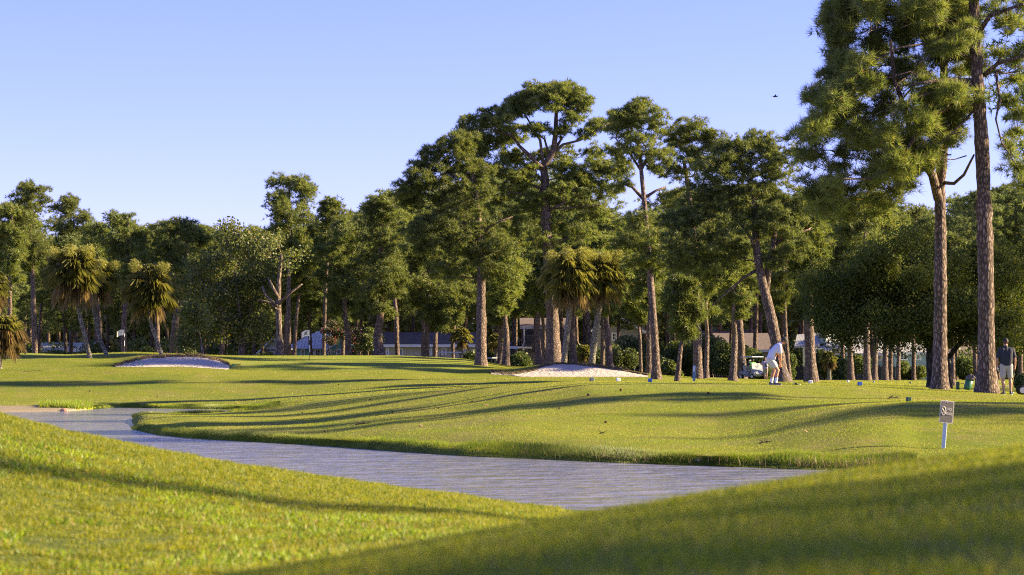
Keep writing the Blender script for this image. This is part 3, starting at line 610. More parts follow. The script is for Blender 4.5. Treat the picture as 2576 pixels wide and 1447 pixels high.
# ---- big pines on the right
rgl = np.random.RandomState(91)
def dead_limbs(n, u0, u1, v0, v1):
    out = []
    for k in range(n):
        u = u0 + (u1 - u0) * rgl.rand(); v = v0 + (v1 - v0) * rgl.rand(); L_ = 45 + 70 * rgl.rand(); s_ = -1 if rgl.rand() < .75 else .6; dv_ = .15 + .9 * rgl.rand()
        out.append(([(u, v), (u + s_ * L_ * .35, v + L_ * .12 * dv_ + 5 * rgl.randn()), (u + s_ * L_ * .7, v + L_ * .45 * dv_), (u + s_ * L_ * (.8 + .3 * rgl.rand()), v + L_ * dv_)], 3.6, 1.2))
    return out
fol = []
rgf = np.random.RandomState(77)
def inside(u, v):
    left = np.interp(v, [-160, 0, 60, 130, 200, 260, 330, 400, 460, 520, 560], [2060, 2045, 2040, 2060, 2040, 2030, 2010, 2005, 2000, 2040, 2100])
    bot = np.interp(u, [1990, 2080, 2200, 2300, 2420], [520, 560, 545, 470, 330]); return left + 12 < u and v < bot
while len(fol) < 230:
    u_ = 2020 + rgf.rand() * 420; v_ = -150 + rgf.rand() * 710
    if inside(u_, v_): fol.append((u_, v_, 30 + 14 * rgf.rand(), 18 + 9 * rgf.rand(), 3, (rgf.rand() - .5) * 330))
px_tree('pine_tree', 'tall right pine whose trunk splits in two in front of the dark oak', 'tree',
    [(2363, 979), (2365, 850), (2366, 700), (2366, 560), (2364, 470), (2373, 380), (2372, 300), (2375, 160), (2380, 0), (2385, -120)], 80, 37,
    fol[:140] + [(2400, 120, 40, 25, 3), (2420, 60, 40, 25, 3), (2430, -40, 60, 30, 4), (2330, 250, 30, 20, 2), (2395, 340, 22, 16, 2)], PM, seed=6, fwd=30, tper=9, needle=(.26, .018, 13), pad=(.23, .8), top_r=.4, dens=4.0, tw=2,
    limbs=[([(2360, 500), (2345, 440), (2320, 400), (2290, 360), (2285, 300), (2250, 200), (2240, 100)], 26, 8), ([(2374, 460), (2400, 462), (2425, 440), (2440, 410), (2450, 390)], 10, 5), ([(2372, 330), (2400, 320), (2440, 295)], 12, 6), ([(2368, 360), (2330, 340), (2280, 330)], 9, 4), ([(2340, 430), (2300, 400), (2230, 395), (2190, 410)], 9, 3), ([(2290, 370), (2240, 350), (2180, 370)], 8, 3)] + dead_limbs(22, 2130, 2350, 120, 430))
px_tree('pine_tree', 'tall rough barked pine at the right edge beside the man in black', 'tree',
    [(2481, 994), (2481, 850), (2480, 700), (2477, 560), (2472, 400), (2463, 250), (2455, 150), (2450, 60), (2450, -100)], 78, 47,
    fol[140:] + [(2375 + 80 * rgf.rand(), -60 + 350 * rgf.rand(), 28, 17, 3, 60 + rgf.rand() * 140) for _ in range(14)] + [(2540, 70, 34, 22, 3), (2520, 140, 30, 18, 2), (2560, 180, 34, 20, 3), (2530, 260, 26, 16, 2), (2565, 300, 30, 18, 2), (2540, 380, 30, 18, 2), (2560, 430, 34, 18, 3), (2505, 30, 34, 20, 3, 60), (2420, 80, 34, 24, 4, 40), (2490, -30, 60, 30, 5), (2580, 20, 40, 26, 4), (2600, 120, 50, 30, 4), (2620, 250, 50, 34, 4), (2415, 20, 40, 26, 3, 60), (2550, 340, 26, 14, 2), (2580, 470, 36, 18, 3)],
    PM, seed=7, fwd=30, tper=9, needle=(.26, .018, 13), pad=(.23, .8), top_r=.5, dens=4.0, tw=2,
    limbs=[([(2462, 205), (2400, 200), (2340, 205), (2290, 215)], 14, 6), ([(2463, 210), (2400, 215), (2340, 235), (2290, 250), (2250, 290)], 14, 5), ([(2466, 258), (2400, 265), (2350, 285), (2310, 330), (2280, 380), (2230, 430), (2190, 450), (2120, 450)], 16, 4), ([(2475, 190), (2510, 160), (2560, 145), (2600, 130)], 13, 6), ([(2464, 80), (2490, 40), (2530, 25), (2576, 10)], 14, 6), ([(2460, 150), (2400, 130), (2330, 110), (2260, 120), (2190, 160)], 9, 3), ([(2505, 180), (2515, 250), (2505, 300), (2520, 360), (2560, 420)], 8, 2), ([(2466, 260), (2420, 310), (2390, 340)], 7, 4), ([(2300, 215), (2260, 260), (2200, 290), (2180, 330)], 6, 2), ([(2340, 205), (2290, 180), (2220, 200), (2130, 240)], 6, 2)] + dead_limbs(26, 2200, 2460, 40, 400))
# ---- live oak
ob = []
rgo = np.random.RandomState(12)
for k in range(74):
    u_ = 2050 + rgo.rand() * 500; t = (u_ - 2300) / 260; top = 565 + 95 * abs(t) ** 2.4 + (30 if u_ < 2200 else 0); bot = np.interp(u_, [2040, 2100, 2180, 2300, 2400, 2560], [810, 885, 885, 865, 885, 880])
    v_ = top + 25 + rgo.rand() * (bot - top - 45); ob.append((u_, v_, 44, 30, 4, (rgo.rand() - .5) * 330 * (1 - .5 * abs(t))))
px_tree('live_oak', 'broad dark live oak with a rounded crown behind the two right pines', 'tree', [(2346, 972), (2340, 900), (2346, 850), (2350, 800), (2350, 720)], 96, 26, ob, (M['bark_oak'], M['oak_leaf']), seed=8,
        leafy=.050, tper=330, pad=(.62, .75), twig=False, dens=1.6, rvx=1, limbs=[([(2388, 980), (2385, 930), (2375, 880), (2355, 850)], 20, 14), ([(2385, 900), (2410, 870), (2450, 830), (2490, 780)], 14, 7), ([(2340, 870), (2320, 850), (2270, 820)], 11, 5)], limb_r=.5)
px_tree('live_oak', 'dark leafy oak cut off by the right edge of the picture', 'tree', [(2660, 975), (2655, 880), (2650, 800), (2640, 700)], 100, 24,
        [(2560, 720, 40, 40, 4), (2590, 660, 50, 45, 5), (2640, 640, 60, 50, 5), (2570, 800, 40, 40, 4), (2620, 780, 60, 50, 5), (2680, 720, 60, 50, 4), (2560, 860, 30, 26, 3), (2600, 860, 50, 30, 4)], (M['bark_oak'], M['oak_leaf']), seed=9, leafy=.052, tper=330, pad=(.62, .75), twig=False, dens=1.5, rvx=1)
# ---- trees read off one by one: (u, d, trunk px, top row, crown bottom row, crown half-width, kind, lean px at the top, label)
spec = [
 (92, 215, 15, 462, 690, 62, 'm', -20, 'tall pine at the far left rising above its neighbours', 12),
 (178, 240, 11, 500, 640, 48, 'm', 0, 'thin crowned pine showing above the two left palms', 8),
 (20, 200, 14, 520, 720, 60, 'm', 10, 'pine at the left edge behind the cut off palm', 12),
 (313, 205, 16, 545, 740, 60, 'd', 10, 'pine whose dark trunk stands behind the left flag', 12),
 (250, 230, 13, 566, 760, 52, 'm', -8, 'pine between the leftmost palm pair and the left flag', 11),
 (433, 205, 22, 556, 760, 62, 'm', 40, 'thick trunked pine left of the pale leafy tree', 13),
 (398, 215, 14, 570, 740, 48, 'd', -14, 'dark forked pine just behind the third palm', 10),
 (728, 205, 13, 446, 640, 58, 'm', 0, 'slim tall pine rising above all others left of the aqua house', 12),
 (738, 225, 11, 560, 740, 62, 'm', 30, 'pine close behind the slim tall pine', 11),
 (813, 220, 11, 505, 660, 50, 'm', 20, 'pine with a thin leaning trunk in front of the aqua roof', 10),
 (878, 195, 17, 560, 800, 66, 'd', -20, 'pine with a short thick trunk standing at the crape myrtles', 13),
 (955, 190, 26, 500, 800, 78, 'd', 5, 'big dark pine at the left end of the beige house', 17),
 (1002, 205, 13, 492, 700, 60, 'm', -30, 'pine with a tall crown in front of the beige house wall', 12),
 (1070, 195, 20, 600, 830, 70, 'd', 10, 'thick trunked dark pine in front of the beige house windows', 13),
 (1093, 210, 14, 640, 830, 56, 'm', 10, 'pine close right of the thick trunked dark pine', 9),
 (1143, 215, 10, 650, 840, 50, 'm', 0, 'thin pine left of the low palm', 8),
 (1255, 195, 14, 640, 820, 56, 'd', 14, 'bent pine between the parked cart and the wooden fence', 10),
 (1272, 185, 17, 600, 800, 58, 'm', -4, 'grey trunked pine standing at the left end of the wooden fence', 10),
 (1357, 190, 17, 640, 790, 52, 'd', -6, 'dark trunked pine just left of the tallest pine', 9),
 (1370, 195, 12, 650, 800, 50, 'm', -10, 'thin sunlit pine touching the dark trunk left of the tallest pine', 8),
 (1443, 190, 20, 620, 790, 60, 'm', -8, 'pine behind the left one of the two centre palms', 10),
 (1515, 195, 13, 560, 760, 60, 'd', 10, 'pine behind the right one of the two centre palms', 11),
 (1535, 190, 18, 600, 800, 60, 'm', -20, 'pine right of the centre palms with two low limbs', 11),
 (1612, 195, 10, 640, 820, 48, 'm', -10, 'thin leaning pine left of the slender open crowned pine', 8),
 (1632, 180, 16, 620, 790, 54, 'd', 6, 'crooked pine touching the slender open crowned pine', 9),
 (1703, 140, 13, 700, 860, 44, 'd', 24, 'small curved tree alone right of the right bunker', 7),
 (1776, 170, 13, 560, 800, 56, 'm', 0, 'narrow pine beside the round topped pine', 10),
 (1843, 165, 18, 600, 810, 60, 'm', 6, 'straight pine with a sunlit edge left of the golf cart', 11),
 (1868, 204, 21, 540, 800, 66, 'd', -16, 'broad based pine right behind the golf cart', 12),
 (1985, 190, 12, 560, 790, 56, 'm', -20, 'thin pine behind the golfer on his right', 10),
 (2040, 142, 29, 520, 720, 74, 'm', -12, 'very thick pine trunk right of the golfer', 16),
 (2140, 200, 16, 520, 760, 64, 'm', 0, 'pine in front of the metal roofed house, first of three', 11),
 (2180, 185, 19, 500, 760, 64, 'm', -6, 'pine in front of the metal roofed house, second of three', 11),
 (2198, 188, 15, 520, 770, 60, 'm', 8, 'pine in front of the metal roofed house, third of three', 10),
 (2226, 200, 14, 540, 780, 56, 'm', 10, 'leaning pine left of the oak trunk', 9),
 (2258, 215, 11, 560, 780, 50, 'm', 16, 'thin leaning pine just left of the oak trunk', 8),
 (2395, 130, 12, 600, 800, 50, 'd', 0, 'pine half hidden behind the right hand oak trunk', 8),
 (640, 240, 12, 575, 760, 60, 'm', 0, 'pine behind the pale leafy tree', 10),
 (560, 245, 12, 585, 780, 60, 'm', 0, 'pine deep behind the pale leafy tree on its left', 10),
]
for k, (u, d, wp, vt, vb, Rr, kd, lean, lab, nb) in enumerate(spec):
    rg = np.random.RandomState(300 + k); bv = 905
    tr = [(u, bv), (u + lean * .15 + rg.randn() * 3, bv - (bv - vb) * .6), (u + lean * .5, vb), (u + lean * .8, (vb + vt) / 2), (u + lean, vt + Rr * .3)]
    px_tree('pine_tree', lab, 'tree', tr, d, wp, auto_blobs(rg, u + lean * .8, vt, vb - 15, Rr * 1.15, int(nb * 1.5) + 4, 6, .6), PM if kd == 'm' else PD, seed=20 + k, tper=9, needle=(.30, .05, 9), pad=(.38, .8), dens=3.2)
# leafy (not pine) trees
lb = [(600, 600, 40, 26, 4), (640, 640, 40, 40, 5), (570, 640, 50, 40, 6), (520, 680, 50, 40, 6), (600, 700, 60, 45, 7), (655, 700, 40, 40, 5), (540, 750, 60, 45, 7), (480, 720, 34, 34, 4), (620, 770, 55, 40, 7), (560, 820, 60, 34, 7), (500, 800, 44, 40, 6), (640, 830, 40, 34, 5), (480, 850, 34, 30, 4), (590, 575, 30, 14, 2), (660, 600, 24, 20, 2)]
px_tree('leafy_tree', 'pale green leafy tree with a wide loose crown behind the left bunker', 'tree', [(607, 893), (606, 840), (600, 760), (590, 680)], 190, 12, lb, (M['bark_pale'], M['leaf_lt']), seed=70, leafy=.11, tper=170, pad=(1.15, .8), limb_r=.6, dens=1.6, rvx=1,
        limbs=[([(607, 860), (570, 800), (530, 740), (490, 680)], 6, 3), ([(605, 840), (640, 760), (655, 700)], 6, 3)])
px_tree('leafy_tree', 'bare limbed tree with a pale Y shaped trunk left of the aqua house', 'tree', [(703, 895), (702, 840), (700, 765), (702, 700), (708, 640)], 185, 20,
        [(700, 610, 40, 24, 4), (740, 640, 30, 20, 3), (670, 640, 34, 24, 3), (720, 670, 40, 22, 3)], (M['bark_pale'], M['leaf_lt']), seed=71, leafy=.10, tper=80, pad=(.9, .7), dens=1.3, rvx=1,
        limbs=[([(700, 770), (670, 745), (660, 720)], 11, 5), ([(701, 765), (725, 740), (760, 715)], 10, 4), ([(700, 750), (685, 720), (675, 700)], 10, 4), ([(700, 780), (675, 760), (650, 755)], 8, 4)])
px_tree('leafy_tree', 'slender pale stemmed young tree behind the right half of the left bunker', 'tree', [(511, 896), (506, 860), (500, 830), (498, 800)], 172, 6, [(500, 800, 30, 20, 3), (490, 780, 24, 18, 2)], (M['bark_pale'], M['leaf_lt']), seed=72, leafy=.09, tper=90, pad=(.7, .7))
for (u, v0, R_, lab, mt, sd_) in [(838, 835, 26, 'crape myrtle with red blossom beside the aqua house', 'myrtle', 1), (905, 850, 26, 'many stemmed crape myrtle between the aqua and the beige house', 'myrtle', 2), (930, 850, 20, 'dark crape myrtle at the corner of the beige house', 'leaf_dk', 3)]:
    px_tree('crape_myrtle', lab, 'tree', [(u, 905), (u - 4, 885), (u - 8, 860)], 205, 3, [(u - 12, v0, R_ * .6, R_ * .5, 4), (u + 12, v0 + 5, R_ * .6, R_ * .5, 4), (u, v0 + 20, R_ * .9, R_ * .4, 4), (u, v0 - 14, R_ * .5, R_ * .4, 3)], (M['bark_pale'], M[mt]), seed=80 + sd_, leafy=.09, tper=110, pad=(.65, .7), dens=1, rvx=1,
            limbs=[([(u + 2, 905), (u + 8, 880), (u + 14, 850)], 3, 2), ([(u - 2, 905), (u - 12, 880), (u - 16, 855)], 3, 2), ([(u, 905), (u + 2, 880), (u + 1, 850)], 3, 2)])
# ---- palms
def palm(name, label, trunk, d, head, Rpx, wpx, dead=.25, flower=2, seed=0, nf=64, squash=.95, low=-66, group=None, base_v=None):
    rg = np.random.RandomState(seed); base = on_ground(trunk[0][0], d) if base_v is None else P(trunk[0][0], base_v, d); s = d / F
    root = thing(name, label, 'palm tree', base, 0, group); R_ = Rpx * s
    path = [(0, 0, -.3), (0, 0, 0)] + [loc_px(base, d, u, v) for u, v in trunk[1:]]
    pa = np.array(path); t = np.linspace(0, len(pa) - 1, 26); pa = np.array([[np.interp(q, range(len(pa)), pa[:, k]) for k in range(3)] for q in t])
    for _ in range(2): pa[1:-1] = .25 * pa[:-2] + .5 * pa[1:-1] + .25 * pa[2:]
    r0 = wpx * s / 2; rr = [r0 * (1.25 - .3 * k / 25 + .06 * rg.randn()) * (1.2 if k < 2 else 1) for k in range(26)]
    mb = MB().tube([tuple(q) for q in pa], rr, 10); mb.build('trunk', M['bark_palm'], root, True)
    c = np.array(loc_px(base, d, *head)); c0 = pa[-1]
    parts = {'fronds': [], 'dead_fronds': []}; pet = MB()
    for k in range(nf):
        el = R(low + (82 - low) * ((k + .5) / nf) ** .85); az = k * 2.399 + rg.randn() * .3
        el += rg.randn() * .1; isdead = math.degrees(el) < low + (82 - low) * dead
        d0 = np.array([math.cos(el) * math.cos(az), math.cos(el) * math.sin(az), math.sin(el)])
        pl = R_ * (.42 + .12 * rg.rand()); start = c0 * .5 + c * .5 + np.array([0, 0, .05]); end = start + d0 * pl * np.array([1, 1, squash]); end[2] -= .08 * R_
        if not isdead: pet.tube([tuple(start), tuple((start + end) / 2 + np.array([0, 0, .04])), tuple(end)], [.025, .02, .015], 4, cap=False)
        sd0 = np.cross(d0, [0, 0, 1.]); sd0 = sd0 / (np.linalg.norm(sd0) + 1e-6); up = np.cross(sd0, d0); nb = 20
        for i in range(nb):
            a = R(-95 + 190 * (i + .5) / nb + rg.randn() * 4); bl = R_ * (.62 + .12 * rg.rand()) * (1 - .15 * abs(math.sin(a)))
            if isdead: a *= .45
            dr = d0 * math.cos(a) + sd0 * math.sin(a) + up * .12 * math.cos(a); dr /= np.linalg.norm(dr)
            side = np.cross(dr, up); side /= np.linalg.norm(side) + 1e-6; w_ = max(.02, R_ * .028)
            m1 = end + dr * bl * .55; tip = m1 + dr * bl * .38 + np.array([0, 0, -bl * (.34 + .25 * rg.rand() + (.25 if isdead else 0))])
            parts['dead_fronds' if isdead else 'fronds'] += [end - side * w_ * .3, m1 - side * w_, tip, end - side * w_ * .3, tip, end + side * w_ * .3, end + side * w_ * .3, tip, m1 + side * w_]
    pet.build('leaf_stalks', M['palm_leaf'], root)
    for nm, mt in (('fronds', 'palm_leaf'), ('dead_fronds', 'palm_dead')):
        if parts[nm]: V = np.array(parts[nm]); np_mesh(nm, V, np.arange(len(V)).reshape(-1, 3), M[mt], root)
    if flower:
        V = []
        for k in range(flower):
            az = (-.5, -2.5, -1.5, -.1, -2.9)[k % 5]; el = R(8 + 24 * rg.rand()); q = c + np.array([math.cos(el) * math.cos(az), math.cos(el) * math.sin(az) - .25, math.sin(el)]) * R_ * .66
            n = 300; pts = q + unit(rg.randn(n, 3)) * (rg.rand(n, 1) ** .5) * R_ * np.array([.26, .24, .24]) + np.array([0, 0, 0])
            V.append(tufts(rg, pts, np.tile([0, 0, -.6], (n, 1)), 2, R_ * .09, R_ * .015))
        V = np.concatenate(V); np_mesh('flower_clusters', V, np.arange(len(V)).reshape(-1, 3), M['palm_flower'], root)
    return root
palm('palm_tree', 'leftmost curved palm of the pair left of the green, large shaggy head with yellow blossom', [(228, 893), (214, 850), (200, 790), (190, 730), (187, 700)], 168, (182, 655), 76, 10, .2, 4, 1)
palm('palm_tree', 'second curved palm of the left pair, standing just right of the leftmost one', [(269, 889), (250, 850), (238, 790), (232, 740), (231, 715)], 172, (262, 675), 56, 9, .2, 3, 2)
palm('palm_tree', 'single palm with a mossy bent trunk and reddish hanging dead frond above the left bunker', [(408, 893), (392, 850), (378, 810), (376, 770), (379, 745)], 169, (378, 695), 74, 9, .12, 2, 3)
palm('palm_tree', 'dark palm head cut off by the left edge', [(-30, 895), (-28, 800), (-26, 730)], 160, (-22, 700), 52, 12, .2, 0, 4)
palm('palm_tree', 'low palm with a thick brown skirt of dead fronds at the left edge', [(0, 893), (2, 870), (4, 850)], 158, (14, 812), 62, 12, .5, 0, 5, squash=.75)
palm('palm_tree', 'left one of the two centre palms, pale trunk and full hanging crown', [(1418, 908), (1424, 860), (1432, 790), (1437, 740), (1437, 715)], 168, (1426, 655), 74, 13, .13, 4, 6)
palm('palm_tree', 'right one of the two centre palms with a lichen green leaning trunk', [(1488, 909), (1496, 850), (1505, 790), (1508, 740), (1508, 715)], 169, (1520, 660), 66, 15, .13, 3, 7)
for k, (u, vv, rp, lab) in enumerate([(1160, 838, 30, 'low palm in front of the beige house'), (1248, 850, 24, 'small palm beside the parked cart'), (1470, 880, 26, 'small low palm at the foot of the centre palms'), (2085, 895, 24, 'small dark fan palm left of the metal roofed house')]):
    palm('palm_tree', lab, [(u, 905), (u, 885), (u, vv + 14)], 208, (u, vv), rp, 9, .25, 0, 20 + k, nf=30)
# ================= background woodland: prototypes copied as separate trees
def proto_pine(seed, H=20., R_=3.4, cb=.45, r0=.24, lean=.6):
    rg = np.random.RandomState(seed); root = thing('pine_tree', None, None)
    path = [(0, 0, 0)] + [(lean * math.sin(seed + k) * k * .12, lean * math.cos(seed * 2 + k) * k * .12, H * k / 6) for k in range(1, 7)]; rad = [r0 * (1 - .7 * k / 6) for k in range(7)]
    bl = []
    n = 22
    for k in range(n):
        t = (k + .5) / n; z = H * (cb + (1 - cb) * t) - .5; wr = R_ * (.45 + .55 * math.sin(math.pi * min(1, (1 - t) * .8 + .18))); a = k * 2.4 + rg.rand(); rr = wr * (.3 + .55 * rg.rand())
        x0 = np.interp(z, [p[2] for p in path], [p[0] for p in path]); y0 = np.interp(z, [p[2] for p in path], [p[1] for p in path])
        bl.append(((x0 + math.cos(a) * rr, y0 + math.sin(a) * rr, z), (wr * .5, wr * .5, wr * .3), 4))
    bl.append(((path[-1][0], path[-1][1], H - .5), (R_ * .35, R_ * .35, .6), 6))
    tree_parts(root, rg, path, rad, bl, PF, needle=(.34, .065, 8), pad=(.42, .85), tper=9, dens=5); return root
def copy_tree(o, parent=None):
    c = o.copy(); COL.objects.link(c); c.parent = parent
    for ch in list(o.children): copy_tree(ch, c)
    return c
protos = [proto_pine(s, R_=r, cb=c) for s, r, c in ((1, 4.0, .44), (2, 3.4, .5), (3, 4.6, .4), (4, 3.8, .36), (5, 3.0, .5), (6, 4.3, .45))]
used = set()
marks = [(0, 'low skirted palm'), (92, 'tall far left pine'), (185, 'leftmost curved palm'), (262, 'second curved palm'), (316, 'left flag'), (378, 'mossy bent palm'), (440, 'thick left trunk'), (511, 'pale stemmed young tree'), (560, 'left half of the pale leafy tree'), (625, 'right half of the pale leafy tree'),
         (703, 'bare limbed Y tree'), (779, 'flag before the aqua house'), (838, 'red crape myrtle'), (905, 'many stemmed crape myrtle'), (955, 'big dark pine'), (1010, 'left end of the beige house'), (1070, 'middle of the beige house'), (1140, 'right end of the beige house'), (1210, 'straight sunlit pine'), (1278, 'steep grey roof'),
         (1335, 'raised screened deck'), (1394, 'tallest pine'), (1440, 'left centre palm'), (1510, 'right centre palm'), (1560, 'white edged grey gable'), (1625, 'slender leaning pine'), (1703, 'small curved tree'), (1755, 'round topped pine'), (1843, 'straight pine by the cart'), (1893, 'grey golf cart'), (1950, 'golfer in white'),
         (2040, 'very thick pine'), (2100, 'bluish sided house'), (2160, 'pair of pines by the metal roof'), (2226, 'leaning pine left of the oak'), (2300, 'left half of the live oak'), (2363, 'forked right pine'), (2420, 'litter bin'), (2481, 'tall edge pine'), (2532, 'man in navy'), (2590, 'right edge oak')]
rgb = np.random.RandomState(9)
sky_u = [-300, 0, 250, 450, 640, 800, 900, 1000, 1100, 1250, 1450, 1500, 1560, 1650, 1750, 1900, 2100, 2300, 2420, 2576, 2900]
sky_v = [550, 550, 562, 562, 590, 570, 530, 500, 440, 400, 450, 520, 540, 500, 480, 460, 480, 510, 495, 455, 450]
tops = [(0, 560), (1, 0)]
nb_ = 0
for row, (dr, step) in enumerate(((222, 62), (258, 66), (298, 60))):
    u = -30 + row * 20
    while u < 2640:
        d = dr + rgb.rand() * 26; vt = np.interp(u, sky_u, sky_v) + rgb.rand() * 62 + (0, 10, 0)[row]
        if vt < 0: u += step; continue
        base = on_ground(u, d); H = P(u, vt, d).z - base.z
        k = int(rgb.rand() * 6); src = protos[k]
        o = src if k not in used else copy_tree(src)
        used.add(k); s = H / 20.; sx = s ** .5 * (.9 + .3 * rgb.rand()); o.location = base; o.scale = (sx, sx, s); o.rotation_euler = (0, 0, rgb.rand() * 6.28)
        lm = min(marks, key=lambda q: abs(q[0] - u))[1]; lab = 'background pine, ' + ('front', 'middle', 'back')[row] + ' row, behind the ' + lm; tag(o, lab, 'tree', 'background pines, ' + ('front', 'middle', 'back')[row] + ' row, behind the ' + lm)
        nb_ += 1; u += step * (.7 + .6 * rgb.rand())
# pines beyond the right edge whose long shadows streak the tee and the banks
for (x, y, H, sx, lab) in [(30, 27, 19, .2, 'narrow one nearest the photographer'), (20.5, 71, 17, .75, 'one beside the tall edge pine'), (24, 98, 17, .8, 'one level with the live oak'), (30, 90, 17, .5, 'narrow one beyond the litter bin'), (26, 112, 18, .9, 'one behind the right edge oak'), (40, 104, 20, 1., 'tall one right of the edge oak'), (48, 96, 21, .8, 'tallest one farthest to the right'), (56, 118, 21, 1., 'broad one far to the right'), (44, 128, 20, 1., 'one in line with the cart path'), (40, 67, 15, .35, 'thin one beside the tee'), (44, 61.5, 15, .3, 'thinnest one beside the shaded mound')]:
    o = copy_tree(protos[int(x * y) % 6]); o.location = (x, y, float(ground(x, y)) - .1); o.scale = (sx, sx, H / 20); o.rotation_euler = (0, 0, x)
    tag(o, 'pine beyond the right edge of the picture, ' + lab, 'tree')
def proto_oak(seed, H, R_, cb, trunk_r=.3, dens=.75):
    rg = np.random.RandomState(seed); root = thing('live_oak', None, None); bl = []
    for k in range(26):
        a = rg.rand() * 6.28; z = cb + (H - cb) * rg.rand(); t = (z - cb) / (H - cb); rr = R_ * (.75 - .45 * abs(t - .4)) * rg.rand() ** .5
        bl.append(((math.cos(a) * rr, math.sin(a) * rr, z), (R_ * .3, R_ * .3, R_ * .24), 4))
    tree_parts(root, rg, [(0, 0, 0), (.1, 0, H * .3), (0, .1, H * .6), (0, 0, H * .85)], [trunk_r, trunk_r * .8, trunk_r * .5, .1], bl, (M['bark_oak'], M['oak_leaf']), leafy=.10, tper=120, pad=(.9, .8), twig=False, dens=dens, rvx=1); return root
for (x, y, H, R_, cb, lab) in [(27, 14.0, 17.5, 2.9, 6.5, 'tall oak beyond the right edge that shades the near mound'), (25, 57, 7.5, 3.4, 1.2, 'low unseen oak added beyond the right edge to shade the mound'), (25, 8.6, 17, 3.0, 6.0, 'oak beyond the right edge close to the photographer'), (31, 11.4, 18, 2.6, 7.0, 'slim oak beyond the right edge behind the two near oaks')]:  # the low oak is added out of view to shade the right mound
    o = proto_oak(int(x), H, R_, cb); o.location = (x, y, float(ground(x, y)) - .1); tag(o, lab, 'tree')
# far woods as one mass
rg = np.random.RandomState(44); n = 90000; u = -500 + 3600 * rg.rand(n); d = 345 + 30 * rg.rand(n); x = (u - 1288) / F * d
top = 6 + 5 * vnoise(x, d, 9., 3) + 3 * vnoise(x, d, 3., 4) + np.interp(u, [-500, 900, 1200, 1500, 2000, 3000], [5, 5, 6, 5, 4, 5]); z = 1.3 + top * rg.rand(n) ** .8
V = quads_of(rg, np.stack([x, d, z], 1), .55, .8); o = np_mesh('far_woods', V, np.arange(len(V)).reshape(-1, 4), M['needle_far']); tag(o, 'distant dark woods closing the view behind the houses', kind='stuff')
# ---- shrubs
def shrub(name, label, u, vt, hw, d, mat, seed, leaf=.10, cat='shrub', base=None, n=None, group=None):
    rg = np.random.RandomState(seed); b_ = on_ground(u, d); s = d / F; H = P(u, vt, d).z - b_.z; root = thing(name, label, cat, b_, 0, group)
    mb = MB()
    for k in range(4): a = k * 1.6; mb.tube([(0, 0, -.1), (math.cos(a) * hw * s * .3, math.sin(a) * .3, H * .4), (math.cos(a) * hw * s * .5, math.sin(a) * .5, H * .75)], [.05, .035, .015], 5)
    mb.build('stem', M['bark_oak'], root, True)
    n = n or int(2600 + 900 * hw * s * H); k = max(5, int(hw * s * 5)); cs = np.stack([(rg.rand(k) * 2 - 1) * hw * s * .75, (rg.rand(k) - .5) * min(2.5, hw * s), H * (.25 + .55 * rg.rand(k))], 1)
    rr = .28 * H + .15 * hw * s * rg.rand(k); i = rg.randint(0, k, n); q = unit(rg.randn(n, 3)) * (rg.rand(n, 1) ** .33) * rr[i][:, None]; p = cs[i] + q; p[:, 2] = np.clip(p[:, 2], .03, None)
    V = quads_of(rg, p, leaf); np_mesh('foliage', V, np.arange(len(V)).reshape(-1, 4), mat, root); return root
for k, (u, vt, hw, d, mt, lab) in enumerate([
    (1500, 880, 26, 212, 'leaf_dk', 'dark bush right of the wooden fence behind the right bunker'), (1310, 885, 22, 208, 'leaf_dk', 'dark round bush in front of the wooden fence under the deck'), (1560, 868, 34, 215, 'leaf_mg', 'glossy sunlit bush in front of the grey gabled house'),
    (1600, 852, 34, 222, 'leaf_dk', 'large dark bush against the grey gabled house'), (1650, 880, 34, 212, 'leaf_dk', 'dark bush behind the slender leaning pine'), (1690, 905, 22, 205, 'leaf_mg', 'low yellow green bush at the curved small tree'),
    (1725, 838, 34, 225, 'leaf_dk', 'tall dark bush behind the thick trunk pine right of the bunker'), (1790, 850, 28, 222, 'leaf_mg', 'glossy sunlit climbing bush between two pine trunks'), (1825, 862, 34, 218, 'leaf_dk', 'very dark bush left of the straight sunlit pine'),
    (1880, 856, 34, 216, 'leaf_dk', 'dark bush behind the golf cart roof'), (1925, 884, 26, 214, 'leaf_dk', 'dark bush behind the man in the lilac shirt'), (2075, 880, 30, 226, 'leaf_dk', 'dark shrub below the bluish sided house'),
    (2120, 900, 30, 222, 'leaf_dk', 'broad low shrub in front of the dark fence'), (2175, 895, 30, 228, 'leaf_dk', 'clipped green hedge under the metal roof'), (2290, 905, 34, 232, 'leaf_mg', 'yellow green shrub left of the oak trunk'),
    (2420, 880, 34, 240, 'leaf_dk', 'dark shrub between the two right pine trunks'), (2550, 880, 40, 240, 'leaf_dk', 'dark shrub behind the man in black'), (1985, 890, 24, 216, 'leaf_dk', 'dark shrub right of the leaning forked pine'),
    (660, 872, 22, 205, 'leaf_mg', 'low sunlit bush at the brick house'), (455, 875, 30, 215, 'leaf_dk', 'dark bush behind the thick left trunk'), (150, 868, 40, 225, 'leaf_mg', 'pale bush behind the leftmost curved palm'), (230, 866, 36, 222, 'leaf_dk', 'dark bush behind the leftmost palm pair'),
    (60, 870, 40, 225, 'leaf_dk', 'dark bush behind the low skirted palm'), (350, 868, 36, 222, 'leaf_dk', 'dark bush behind the left flag'), (1190, 872, 22, 212, 'leaf_dk', 'dark bush at the right end of the beige house'), (1460, 880, 24, 215, 'leaf_dk', 'dark bush behind the two centre palms')]):
    shrub('bush', lab, u, vt, hw, d, M[mt], 500 + k, leaf=.11)
rg = np.random.RandomState(45); n = 110000; u = -300 + 3200 * rg.rand(n); d = 262 + 16 * rg.rand(n); x = (u - 1288) / F * d
